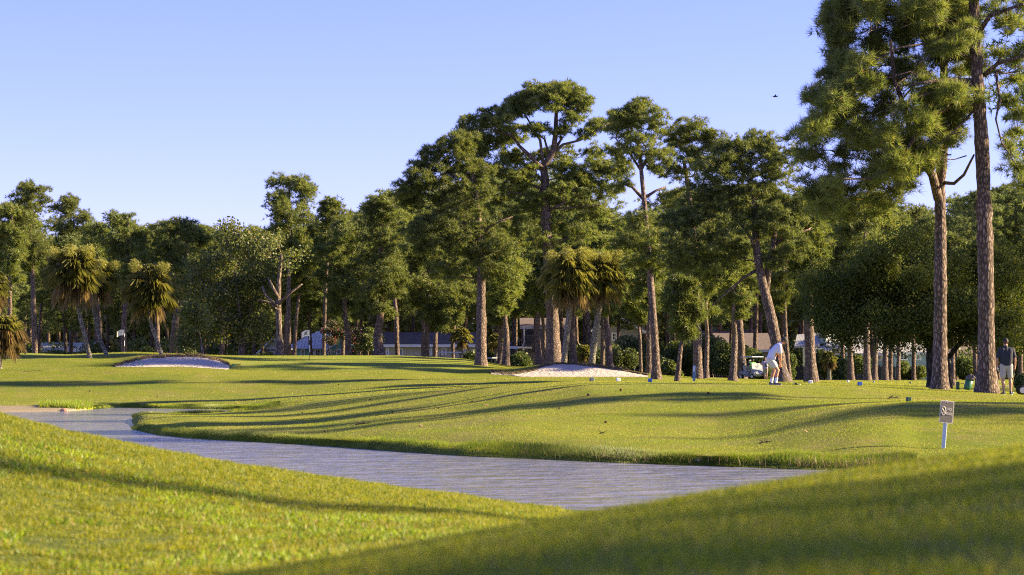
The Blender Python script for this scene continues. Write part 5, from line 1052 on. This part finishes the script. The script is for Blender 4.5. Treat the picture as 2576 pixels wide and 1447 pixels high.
stick('dark thin stick lying above the bank right of centre', 1907, 1117, .5, 1); stick('twiggy fallen branch with bits on the tongue slope', 895, 1070, .5, 2, 14); stick('short twig near the blurred blot of the tongue', 1508, 1094, .12, 3, 3)
stick('long dark twig on the left fairway below the palms', 60, 935, 1.5, 4, 2, 130, 165); stick('dry twig bundle on the tee right of the blue marker', 2232, 966, .35, 5, 12, 70, 90)
x, y, z = ray_ground(163, 1036, 110, 135); mb = MB(); mb.ell((0, 0, .06), (.22, .14, .14), 9, 6); mb.ell((.16, .05, .02), (.14, .1, .08), 8, 5); o = mb.build('rock', M['barkbit']); o.location = (x, y, z - .02); tag(o, 'dark stone at the edge of the sandy spit', 'rock')
# ================= people
M['skin'] = simple('skin', (.42, .23, .15), .55, var=.06); M['skin_tan'] = simple('tanned_skin', (.46, .23, .13), .5, var=.06); M['skin_dark'] = simple('brown_skin', (.12, .06, .035), .5, var=.06)
M['shirt_white'] = simple('white_polo', (.62, .64, .78), .85, bump=.2, var=.03); M['shorts_white'] = simple('cream_shorts', (.60, .57, .47), .85, var=.05); M['shirt_navy'] = simple('navy_polo', (.018, .022, .035), .8); M['shorts_khaki'] = simple('pale_khaki_shorts', (.40, .38, .32), .85, var=.06)
M['shirt_green'] = simple('neon_green_polo', (.16, .72, .10), .8, var=.03); M['shirt_lilac'] = simple('lilac_polo', (.36, .32, .48), .8); M['shorts_tan'] = simple('tan_shorts', (.30, .25, .18), .85); M['hair'] = simple('brown_hair', (.06, .03, .018), .6, var=.3, bump=.6, bscale=60); M['cap_black'] = simple('black_cap', (.012, .012, .014), .7); M['cap_tan'] = simple('faded_cap', (.22, .20, .14), .8)
M['sock'] = simple('white_socks', (.75, .76, .80), .85, var=.03); M['shoe_dark'] = simple('dark_shoes', (.05, .05, .07), .6); M['shoe_sole'] = simple('pale_sole', (.6, .55, .5), .6); M['glove'] = simple('white_glove', (.6, .62, .62), .7)
def organic(mb, name, mat, parent, voxel, smooth=4):
    o = mb.build(name, mat, parent); r = o.modifiers.new('remesh', 'REMESH'); r.mode = 'VOXEL'; r.voxel_size = voxel; r.use_smooth_shade = True
    if smooth: s_ = o.modifiers.new('smooth', 'SMOOTH'); s_.factor = .5; s_.iterations = smooth
    return o
def cap_(mb, a, b_, ra, rb, n=12):
    a, b_ = Vector(a), Vector(b_); mb.tube([a, b_], [ra, rb], n); mb.ell(a, (ra,) * 3, n, 8); mb.ell(b_, (rb,) * 3, n, 8)
def chain(mb, pts, rs_, n=12):
    for k in range(len(pts) - 1): cap_(mb, pts[k], pts[k + 1], rs_[k], rs_[k + 1], n)
def hand(mb, w_, dirv, palm, curl=.5, grip=False):
    """palm and five fingers; dirv: wrist towards knuckles, palm: palm's facing"""
    w_ = Vector(w_); d = Vector(dirv).normalized(); p = Vector(palm); p = (p - d * p.dot(d)).normalized(); s_ = d.cross(p)
    k0 = w_ + d * .085; 
    for q in (-1, 0, 1): cap_(mb, w_ + s_ * q * .016 + d * .01, k0 + s_ * q * .026, .016, .014, 8)
    for i, L_ in enumerate((.068, .078, .072, .056)):
        b0 = k0 + s_ * (-.030 + .020 * i); c = curl * (1 + .1 * i); dd_ = d
        for j, f in enumerate((.42, .33, .25)):
            dd_ = (dd_ * math.cos(c * (.7 + .3 * j)) + p * math.sin(c * (.7 + .3 * j))).normalized(); e = b0 + dd_ * L_ * f * 1.15; cap_(mb, b0, e, .0092 - .0008 * j, .0086 - .0009 * j, 7); b0 = e
    b0 = w_ + d * .025 - s_ * .03; e = b0 + (d * .7 - s_ * .6 + p * .4).normalized() * .035; cap_(mb, b0, e, .014, .011, 7); cap_(mb, e, e + (d * .85 + p * (.5 + curl * .4)).normalized() * .032, .0105, .009, 7)
def head(mb, c, fwd, up):
    c = Vector(c); f = Vector(fwd).normalized(); u = Vector(up); u = (u - f * u.dot(f)).normalized(); s_ = f.cross(u); Mx = Matrix((( s_.x, f.x, u.x), (s_.y, f.y, u.y), (s_.z, f.z, u.z)))
    mb.ell(c + u * .03 - f * .008, (.074, .096, .088), 16, 12, Mx); mb.ell(c - u * .045 + f * .022, (.056, .066, .062), 14, 10, Mx); mb.ell(c - u * .088 + f * .055, (.028, .024, .020), 10, 7, Mx)
    mb.ell(c - u * .015 + f * .098, (.013, .020, .022), 8, 6, Mx); mb.ell(c + u * .012 + f * .088, (.03, .012, .012), 8, 6, Mx); mb.ell(c - u * .058 + f * .088, (.022, .010, .008), 8, 6, Mx)
    for q in (-1, 1): mb.ell(c + s_ * q * .076 - u * .008 - f * .004, (.012, .020, .030), 8, 6, Mx)
    return Mx, f, u, s_
def eyes(c, f, u, s_, parent):
    e = MB()
    for q in (-1, 1): e.ell(Vector(c) + s_ * q * .031 + f * .088 + u * .004, (.010,) * 3, 8, 6)
    e.build('eyes', M['black'], parent, True)
def capmesh(c, Mx, f, u, mat, parent, brim=1):
    mb = MB(); n = 18; c = Vector(c); V = []; Fc = []
    for j in range(7):
        ph = R(90 * j / 6)
        for i in range(n): th = 2 * math.pi * i / n; V.append(c + u * .028 - f * .008 + Mx @ Vector((.086 * math.cos(th) * math.cos(ph), .108 * math.sin(th) * math.cos(ph), .016 + .092 * math.sin(ph))))
    for j in range(6):
        for i in range(n): Fc.append((j * n + i, j * n + (i + 1) % n, j * n + n + (i + 1) % n, j * n + n + i))
    mb.add(V, Fc); V = []; m_ = 9
    for lay in (0, -.007):
        for i in range(m_):
            a = R(-62 + 124 * i / (m_ - 1))
            for r_, dz in ((.96, .016), (1.0 + .72 * brim * math.cos(a) ** .5, .002)):
                V.append(c + u * (.028 + dz + lay) - f * .008 + Mx @ Vector((.084 * math.sin(a) * min(r_, 1.15), .106 * math.cos(a) * r_, 0)))
    Fc = []
    for L_ in (0, 2 * m_):
        for i in range(m_ - 1): Fc.append((L_ + 2 * i, L_ + 2 * i + 1, L_ + 2 * i + 3, L_ + 2 * i + 2))
    for i in range(m_ - 1): Fc.append((2 * i + 1, 2 * i + 3, 2 * m_ + 2 * i + 3, 2 * m_ + 2 * i + 1))
    mb.add(V, Fc); mb.build('cap', mat, parent, True)
def shoe(a, toe, parent, mat='shoe_dark', sole='shoe_sole'):
    """a: ankle, toe: horizontal direction"""
    a = Vector(a); t_ = Vector(toe).normalized(); b0 = Vector((a.x, a.y, a.z - .045)) - t_ * .03; mb = MB(); cap_(mb, b0, b0 + t_ * .11 - Vector((0, 0, .008)), .042, .042); cap_(mb, b0 + t_ * .11 - Vector((0, 0, .008)), b0 + t_ * .19 - Vector((0, 0, .012)), .042, .032); cap_(mb, b0 + Vector((0, 0, .01)), a - t_ * .012, .042, .04)
    s_ = organic(mb, 'shoe', M[mat], parent, .009, 3); mb = MB(); c = b0 + t_ * .08; mb.box((c.x, c.y, a.z - .082), (.29, .09, .02), rz=math.atan2(t_.y, t_.x), bev=.02); mb.build('sole', M[sole], s_)
def person(label, loc, rz, J, skin, shirt, shorts, voxel=.008, hair=None, cap=None, socks=None, sleeve=.5, brim=1, group=None, glove=None, curl=(.5, .5), eye=True):
    t = thing('person', label, 'person', loc, rz, group); V3 = Vector; mb = MB(); J = {k: (Vector(v) if isinstance(v, tuple) and len(v) == 3 else v) for k, v in J.items()}
    hipL, hipR, shL, shR = J['hipL'], J['hipR'], J['shL'], J['shR']; pel = (hipL + hipR) / 2; ch = (shL + shR) / 2; nk = J['neck']
    up = (ch - pel).normalized(); mid = pel.lerp(ch, .5) + Vector(J.get('back', (0, 0, 0))) 
    for s_ in ('L', 'R'):
        h_, k_, a_ = J['hip' + s_], J['knee' + s_], J['ank' + s_]; chain(mb, [h_, h_.lerp(k_, .5), k_], [.092, .076, .056]); calf = k_.lerp(a_, .32) + Vector(J['calf']) * .014; chain(mb, [k_, calf, a_.lerp(k_, .12), a_], [.054, .058, .036, .036])
        toe = Vector(J['toe' + s_]).normalized(); cap_(mb, a_ - V3((0, 0, .04)), a_ - V3((0, 0, .05)) + toe * .13, .034, .028)
        s0, e_, w_ = J['sh' + s_], J['el' + s_], J['wr' + s_]; chain(mb, [s0, s0.lerp(e_, .45), e_], [.058, .050, .041]); chain(mb, [e_, e_.lerp(w_, .3), w_], [.040, .041, .027])
        hd, pm = J['hand' + s_]; hand(mb, w_, hd, pm, curl[0 if s_ == 'L' else 1])
    for q in (-1, 0, 1): cap_(mb, pel + (hipR - hipL) * .3 * q, ch - up * .06 + (shR - shL) * .27 * q, .10, .10)
    cap_(mb, shL.lerp(ch, .3), shR.lerp(ch, .3), .065, .065); cap_(mb, ch, nk, .062, .055); hc = J['head']; cap_(mb, nk, hc - (hc - nk) * .15, .054, .052)
    Mx, f, u, sd_ = head(mb, hc, J['look'], J['hup']); organic(mb, 'body', M[skin], t, voxel, 3)
    if eye: eyes(hc, f, u, sd_, t)
    # shirt
    mb = MB()
    for q in (-1, 0, 1):
        a = pel + up * .03 + (hipR - hipL) * .34 * q; b_ = ch - up * .05 + (shR - shL) * .29 * q; m_ = a.lerp(b_, .5) + Vector(J.get('back', (0, 0, 0))); chain(mb, [a, m_, b_], [.125, .118, .118])
    cap_(mb, shL, shR, .072, .072); cap_(mb, ch - up * .02, ch.lerp(nk, .75), .08, .066)
    for s_ in ('L', 'R'): s0, e_ = J['sh' + s_], J['el' + s_]; chain(mb, [s0, s0.lerp(e_, sleeve), s0.lerp(e_, sleeve + .22)], [.076, .070, .070])
    organic(mb, 'shirt', M[shirt], t, max(voxel, .01), 5)
    mb = MB()
    for s_ in ('L', 'R'): h_, k_ = J['hip' + s_], J['knee' + s_]; chain(mb, [h_, h_.lerp(k_, .4), h_.lerp(k_, J['short'])], [.118, .104, .094])
    for q in (-1, 0, 1): cap_(mb, pel + (hipR - hipL) * .3 * q - up * .02, pel + up * .09 + (hipR - hipL) * .3 * q, .118, .112)
    organic(mb, 'shorts', M[shorts], t, max(voxel, .01), 3)
    if cap: capmesh(hc, Mx, f, u, M[cap], t, brim)
    if hair:
        mb = MB(); rgh = np.random.RandomState(3); mb.ell(hc + u * .028 - f * .02, (.084, .098, .096), 14, 10, Mx)
        for k in range(26): a = rgh.rand() * 3.3 - 1.65; q = hc - f * (.075 * math.cos(a)) + sd_ * .072 * math.sin(a) * 1.05 - u * (.045 * rgh.rand()) * hair; mb.ell(q, (.026, .024, .028), 7, 5)
        organic(mb, 'hair', M['hair'], t, .009, 2)
    for s_ in ('L', 'R'):
        a_, k_ = J['ank' + s_], J['knee' + s_]
        if socks: mb = MB(); chain(mb, [a_, a_.lerp(k_, .33)], [.046, .053]); organic(mb, 'sock', M[socks], t, .01, 2)
        shoe(a_, J['toe' + s_], t, mat='shoe_dark')
    if glove:
        mb = MB(); hand(mb, J['wr' + glove], J['hand' + glove][0], J['hand' + glove][1], curl[0 if glove == 'L' else 1]); o = mb.build('glove', M['glove'], t); o.scale = (1, 1, 1); r = o.modifiers.new('remesh', 'REMESH'); r.mode = 'VOXEL'; r.voxel_size = .006; d_ = o.modifiers.new('displace', 'DISPLACE'); d_.strength = .005; d_.mid_level = 0
    return t
# golfer, bent over the ball, facing right
gb = P(1950, 968, 76.5); gz = float(ground(gb.x, gb.y)); GL = (gb.x, gb.y, gz)
JG = dict(hipL=(-.17, .095, .80), hipR=(-.13, -.095, .80), kneeL=(-.03, .15, .47), kneeR=(.085, -.17, .47), ankL=(-.125, .17, .09), ankR=(.02, -.19, .09), toeL=(1, .12, 0), toeR=(1, -.12, 0), calf=(-1, 0, 0),
          shL=(.10, .19, 1.25), shR=(.14, -.19, 1.24), elL=(.145, .15, .93), elR=(.165, -.13, .93), wrL=(.165, .035, .68), wrR=(.16, -.035, .66), handL=((.05, -.15, -1), (.2, -1, 0)), handR=((.1, .15, -1), (.2, 1, 0)),
          neck=(.185, 0, 1.335), head=(.27, 0, 1.40), look=(.62, 0, -.78), hup=(.75, 0, .62), back=(-.045, 0, .02), short=.60)
person('golfer in a white polo and cream shorts bending over the ball with white socks', GL, R(-6), JG, 'skin_tan', 'shirt_white', 'shorts_white', .007, hair=1.0, cap='cap_black', socks='sock', curl=(1.25, 1.25), sleeve=.40)
def club(label, a, b_, headdir, hs=1.0, wood=False):
    a, b_ = Vector(a), Vector(b_); t = thing('golf_club', label, 'golf club', b_); g = a - b_; MB().tube([g, g * .78], [.015, .012], 8).build('grip', M['black'], t); MB().tube([g * .78, g * .02], [.0085, .0065], 8).build('shaft', M['chrome'], t)
    h_ = Vector(headdir).normalized(); mb = MB(); c = h_ * .045 * hs; mb.ell((c.x, c.y, .012), (.055 * hs, .042 * hs, .028 * hs), 14, 8, Matrix.Rotation(math.atan2(h_.y, h_.x), 3, 'Z')); mb.tube([(0, 0, .05), (c.x * .3, c.y * .3, .01)], [.009, .014], 6); mb.build('head', M['black'] if wood else M['chrome'], t, True); return t
cx_ = P(1999, 964.5, 76.3); cz_ = float(ground(cx_.x, cx_.y)) + .035
club('golf club with a bright shaft held low by the golfer in white', (gb.x + .125, gb.y - .01, gz + .68), (cx_.x, cx_.y, cz_), (1, -.3, 0), 1.15, True)
q = P(2012, 965, 76.1); MBo = MB().ell((0, 0, 0), (.0215,) * 3, 14, 10).build('golf_ball', M['white'], None, True); MBo.location = (q.x, q.y, float(ground(q.x, q.y)) + .03); tag(MBo, 'white golf ball on the grass in front of the club head', 'golf ball')
# man in black seen from behind
mb_ = P(2532, 998, 77.5); mz_ = float(ground(mb_.x, mb_.y)) - .0
JM = dict(hipL=(-.10, 0, .93), hipR=(.10, 0, .93), kneeL=(-.115, -.015, .50), kneeR=(.125, .01, .50), ankL=(-.10, -.03, .09), ankR=(.135, -.02, .09), toeL=(-.3, 1, 0), toeR=(.3, 1, 0), calf=(0, -1, 0),
          shL=(-.195, 0, 1.45), shR=(.195, 0, 1.45), elL=(-.285, -.02, 1.15), elR=(.275, -.02, 1.16), wrL=(-.275, .06, .90), wrR=(.29, .03, .90), handL=((.02, .12, -1), (1, 0, 0)), handR=((0, .1, -1), (-1, .2, 0)),
          neck=(-.005, .01, 1.56), head=(-.02, .03, 1.68), look=(-.45, 1, -.05), hup=(0, 0, 1), back=(0, -.02, 0), short=.80)
person('man in a navy polo and black cap seen from behind at the right edge', (mb_.x, mb_.y, mz_), 0, JM, 'skin', 'shirt_navy', 'shorts_khaki', .007, hair=.55, cap='cap_black', curl=(.55, 1.1), sleeve=.55, glove='L')
club('golf club hanging from the right hand of the man in the navy polo', (mb_.x + .29, mb_.y + .03, mz_ + .86), (mb_.x + .19, mb_.y + .2, mz_ + .04), (1, .2, 0), 1.0)
# ---- golf cart
M['cart_body'] = simple('grey_cart_body', (.24, .27, .31), .35, var=.04); M['cart_roof'] = simple('cart_roof', (.5, .53, .58), .4, var=.04); M['cart_seat'] = simple('cart_seat', (.35, .34, .32), .7)
m, nt, b, out = new_mat('scuffed_windscreen'); b.inputs['Base Color'].default_value = (.55, .58, .60, 1); b.inputs['Roughness'].default_value = .3; b.inputs['Alpha'].default_value = .62; M['screen'] = m
M['emb'] = simple('grey_emblem', (.22, .25, .27), .6); M['bag'] = simple('golf_bag', (.03, .03, .035), .7)
def cart(label, loc, rz):
    """local: +x forward, y left"""
    t = thing('golf_cart', label, 'golf cart', loc, rz)
    mb = MB(); W2 = .56
    prof = [(1.16, .30), (1.20, .46), (1.16, .62), (1.02, .74), (.80, .84), (.62, .86), (.62, .30)]
    V = []
    for y, sc in ((-W2, .9), (-W2 * .8, 1.), (0, 1.03), (W2 * .8, 1.), (W2, .9)):
        for x, z in prof: V.append((.62 + (x - .62) * sc, y, .3 + (z - .3) * (1 if sc >= 1 else .93)))
    n = len(prof); Fc = [tuple(range(n)), tuple(range(4 * n + n - 1, 4 * n - 1, -1))]
    for k in range(4):
        for i in range(n): j = (i + 1) % n; Fc.append((k * n + i, k * n + n + i, k * n + n + j, k * n + j))
    mb.add(V, Fc); mb.box((.1, 0, .27), (1.2, 1.08, .10), bev=.03); mb.box((-.62, 0, .50), (.98, 1.14, .34), bev=.09); mb.box((-.15, 0, .46), (.42, 1.0, .28), bev=.05)
    for y in (-.55, .55): mb.tube([(.55, y, .36), (.66, y, .58), (.86, y, .66), (1.06, y, .60), (1.14, y, .46)], .05, 7); mb.tube([(-1.12, y, .40), (-1.0, y, .60), (-.78, y, .66), (-.56, y, .60), (-.42, y, .36)], .05, 7)
    mb.build('body', M['cart_body'], t)
    for x in (.84, -.80):
        for y in (-.50, .50):
            w_ = MB(); yy = y
            w_.tube([(x, yy - .10, .23), (x, yy - .085, .23), (x, yy + .085, .23), (x, yy + .10, .23)], [.18, .23, .23, .18], 22); wh = w_.build('wheel', M['rubber'], t, True)
            r_ = MB(); o_ = 1 if y > 0 else -1; r_.tube([(x, yy + o_ * .098, .23), (x, yy + o_ * .112, .23)], [.135, .12], 18)
            for k in range(5): a = k * 1.2566; r_.tube([(x, yy + o_ * .118, .23), (x + .11 * math.cos(a), yy + o_ * .118, .23 + .11 * math.sin(a))], .016, 5)
            r_.build('rim', M['chrome'], wh)
    mb = MB(); mb.box((-.02, 0, 1.77), (1.62, 1.16, .07), bev=.03); mb.box((-.02, 0, 1.80), (1.5, 1.04, .05), bev=.02); mb.build('roof', M['cart_roof'], t)
    for y in (-.50, .50):
        MB().tube([(.70, y, .84), (.62, y, 1.3), (.58, y, 1.75)], .022, 6).build('roof_post', M['black'], t); MB().tube([(-.66, y, .62), (-.74, y, 1.2), (-.70, y, 1.75)], .022, 6).build('roof_post', M['black'], t)
    mb = MB(); mb.add([(.71, -.48, .86), (.71, .48, .86), (.635, .48, 1.28), (.635, -.48, 1.28), (.70, -.48, .86), (.70, .48, .86), (.625, .48, 1.28), (.625, -.48, 1.28)], [(0, 1, 2, 3), (7, 6, 5, 4), (0, 4, 5, 1), (3, 2, 6, 7)]); ws = mb.build('windscreen', M['screen'], t)
    e = MB(); cen = (.685, .02, 1.06)
    def em(y, z): return (.716 - (z - .86) * .175 + .006, y, z)
    e.tube([em(.14 * math.cos(a) + .02, 1.06 + .13 * math.sin(a)) for a in np.linspace(.2, 5.2, 18)], .008, 5); e.tube([em(-.02, 1.0), em(.08, 1.10), em(.12, 1.02), em(.02, 1.12)], .008, 5); e.tube([em(-.09, .98), em(-.04, 1.04), em(.04, .97)], .007, 5); e.build('emblem', M['emb'], ws)
    mb = MB(); mb.box((-.32, 0, .68), (.5, .98, .13), bev=.04); mb.box((-.60, 0, .93), (.12, .96, .36), ry=R(-10), bev=.04); mb.build('seat', M['cart_seat'], t)
    mb = MB(); mb.tube([(.62, .24, .72), (.40, .24, .95)], .02, 6); mb.tube([(.40 + .06 * math.sin(a), .24 + .17 * math.cos(a), .95 + .14 * math.sin(a)) for a in np.linspace(0, 6.2832, 17)], .014, 5, cap=False); mb.build('steering_wheel', M['black'], t)
    mb = MB(); 
    for y in (-.33, .33): mb.box((1.155, y, .62), (.05, .16, .07), rz=0, ry=R(20), bev=.02)
    mb.build('headlight', M['chrome'], t); MB().box((1.24, 0, .40), (.06, .9, .09), bev=.02).build('bumper', M['black'], t); MB().box((1.2, .05, .56), (.015, .18, .05), ry=R(5)).build('badge', M['pole_white'], t)
    return t
def bag(label, loc, col='bag'):
    t = thing('golf_bag', label, 'golf bag', loc); MB().tube([(0, 0, 0), (.02, 0, .4), (.06, 0, .82)], [.13, .14, .14], 12).build('bag', M[col], t); rg = np.random.RandomState(5)
    for k in range(5): a = k * 1.3; p0 = Vector((.06 + .06 * math.cos(a), .06 * math.sin(a), .75)); p1 = p0 + Vector((.05, 0, .25 + .06 * rg.rand())); MB().tube([p0, p1], .008, 5).build('club_shaft', M['chrome'], t); MB().ell(p1, (.035, .03, .04), 8, 6).build('club_head', M['black' if k % 2 else 'pole_white'], t)
    return t
cu_, cd_ = 1893, 190.; q = P(cu_, 961, cd_); cz = float(ground(q.x, cd_)); crz = R(-90 + 27); CM = Matrix.Translation((q.x, cd_, cz)) @ Matrix.Rotation(crz, 4, 'Z')
cart('grey golf cart facing the camera with a driver in neon green', (q.x, cd_, cz), crz)
for y, lab in ((.25, 'dark golf bag strapped behind the driver side of the grey cart'), (-.25, 'dark golf bag strapped behind the passenger side of the grey cart')): bag(lab, CM @ Vector((-.98, y, .50)))
JS = dict(hipL=(-.30, .14 + .25, .82), hipR=(-.30, -.02 + .15, .82), kneeL=(.14, .40, .80), kneeR=(.14, .14, .80), ankL=(.30, .40, .42), ankR=(.30, .14, .42), toeL=(1, .1, 0), toeR=(1, 0, 0), calf=(-1, 0, 0),
          shL=(-.38, .46, 1.30), shR=(-.38, .08, 1.30), elL=(-.26, .60, 1.04), elR=(-.20, .06, 1.04), wrL=(.02, .52, .90), wrR=(.14, .14, 1.02), handL=((1, -.3, 0), (0, 0, -1)), handR=((1, .5, -.1), (0, 0, -1)), neck=(-.36, .27, 1.40), head=(-.33, .27, 1.52), look=(1, .1, -.25), hup=(0, 0, 1), back=(-.02, 0, 0), short=.8)
person('driver in a neon green polo sitting in the grey golf cart', (q.x, cd_, cz), crz, JS, 'skin_dark', 'shirt_green', 'shorts_khaki', .012, hair=.5, curl=(.5, .9), eye=True)
lp = P(1926, 961.5, 189); lz = float(ground(lp.x, 189))
JL = dict(hipL=(.09, 0, .90), hipR=(-.09, 0, .90), kneeL=(.09, -.01, .49), kneeR=(-.10, -.01, .49), ankL=(.08, .02, .09), ankR=(-.09, .02, .09), toeL=(.2, -1, 0), toeR=(-.2, -1, 0), calf=(0, 1, 0), shL=(.19, 0, 1.42), shR=(-.19, 0, 1.42), elL=(.32, -.04, 1.16), elR=(-.33, -.02, 1.20), wrL=(.12, -.24, 1.14), wrR=(-.46, -.04, 1.36),
          handL=((-1, -.1, .1), (0, 1, 0)), handR=((-.5, 0, 1), (-1, 0, 0)), neck=(0, 0, 1.52), head=(-.01, -.03, 1.63), look=(-.1, -1, -.12), hup=(0, 0, 1), short=.85)
person('man in a lilac polo and faded cap standing right of the grey cart', (lp.x, 189, lz), 0, JL, 'skin', 'shirt_lilac', 'shorts_tan', .011, hair=.4, cap='cap_tan', curl=(1.0, .6))
t = thing('head_cover', 'dark and white club cover held by the man in the lilac polo', 'club cover', (lp.x + .01, 189 - .24, lz + 1.15)); mb = MB(); cap_(mb, (-.05, 0, .12), (.03, -.02, -.06), .055, .075); mb.build('body', M['black'], t, True); MB().ell((.07, -.05, .02), (.06, .05, .06)).build('tip', M['sock'], t, True)
# cart and pair seen over the green's far edge
q2 = P(1238, 905, 194); c2 = cart('golf cart with a pale roof half hidden behind the green between two trunks', (q2.x, 197, float(ground(q2.x, 197)) + .0), R(-55))
q3 = P(1130, 905, 194); c3 = cart('golf cart whose roof just shows over the green below the beige house', (q3.x, 195, float(ground(q3.x, 195))), R(-160))
for (u, lab, sk, cp) in ((283, 'bareheaded person showing over the left green, left one of two', 'skin', None), (291, 'person in a dark cap showing over the left green, right one of two', 'skin_tan', 'cap_black')):
    d_ = 193.0; x_ = (u - 1288) / F * d_; zt = P(u, 881.5, d_).z; zg = zt - 1.98
    person(lab, (x_, d_ + (0 if cp else .4), zg), 0, JL, sk, 'shirt_white', 'shorts_tan', .014, hair=.4, cap=cp)
# cart at the very right edge
q4 = on_ground(2571, 79); t = thing('golf_trolley', 'black golf trolley wheel and frame at the right edge', 'golf trolley', q4)
wh = MB().tube([(0, -.03, .15), (0, -.022, .15), (0, .022, .15), (0, .03, .15)], [.12, .15, .15, .12], 22).build('wheel', M['rubber'], t, True); r_ = MB(); r_.tube([(0, -.032, .15), (0, -.038, .15)], [.10, .09], 18); r_.build('rim', M['chrome'], wh)
wh = MB().tube([(.05, .55, .15), (.05, .58, .15)], [.15, .15], 22).build('wheel', M['rubber'], t, True)
MB().tube([(0, 0, .15), (.1, .25, .35), (.05, .55, .15)], .018, 6).tube([(.1, .25, .35), (.45, .25, .12)], .02, 6).tube([(.1, .25, .35), (.25, .25, .9), (.12, .25, 1.05)], .018, 6).build('frame', M['black'], t)
bag('black golf bag standing on the trolley at the right edge', q4 + Vector((.22, .25, .22)))
t = shrub('bush', 'small leafy bush beside the wheel at the right edge', 2578, 940, 30, 92, M['leaf_dk'], 900, leaf=.05, n=3000)
# gravel path strips on the right
def strip(name, label, pts, w_, mat):
    V = []; Fc = []
    for i in range(len(pts) - 1):
        for s_ in np.linspace(0, 1, 12, endpoint=False):
            u = pts[i][0] + (pts[i + 1][0] - pts[i][0]) * s_; d = pts[i][1] + (pts[i + 1][1] - pts[i][1]) * s_
            for dd_ in np.linspace(0, w_, 5): x = (u - 1288) / F * (d + dd_); V.append((x, d + dd_, float(ground(x, d + dd_)) + .012))
    n = len(V) // 5
    for i in range(n - 1):
        for j in range(4): k = i * 5 + j; Fc.append((k, k + 5, k + 6, k + 1))
    o = MB().add(V, Fc).build(name, mat, None, True); tag(o, label, kind='structure')
M['gravel'] = simple('grey_gravel', (.26, .24, .22), .95, bump=.6, bscale=20)
strip('cart_path', 'pale grey cart path crossing behind the right pines', [(2470, 128), (2576, 127), (2800, 126)], 4.2, M['gravel'])
# put every root that still sits at the origin at the foot of its thing
for o in [o for o in scene.objects if o.parent is None and o.type == 'EMPTY' and o.location.length < 1e-6]:
    ms = [c for c in o.children if c.type == 'MESH']
    if not ms: continue
    lo = Vector((1e9,) * 3); hi = Vector((-1e9,) * 3)
    for c in ms:
        n_ = len(c.data.vertices); a = np.empty(n_ * 3, np.float32); c.data.vertices.foreach_get('co', a); a = a.reshape(-1, 3); 
        for k in range(3): lo[k] = min(lo[k], a[:, k].min()); hi[k] = max(hi[k], a[:, k].max())
    off = Vector(((lo.x + hi.x) / 2, (lo.y + hi.y) / 2, lo.z)); o.location = off
    for c in ms: c.location = c.location - off
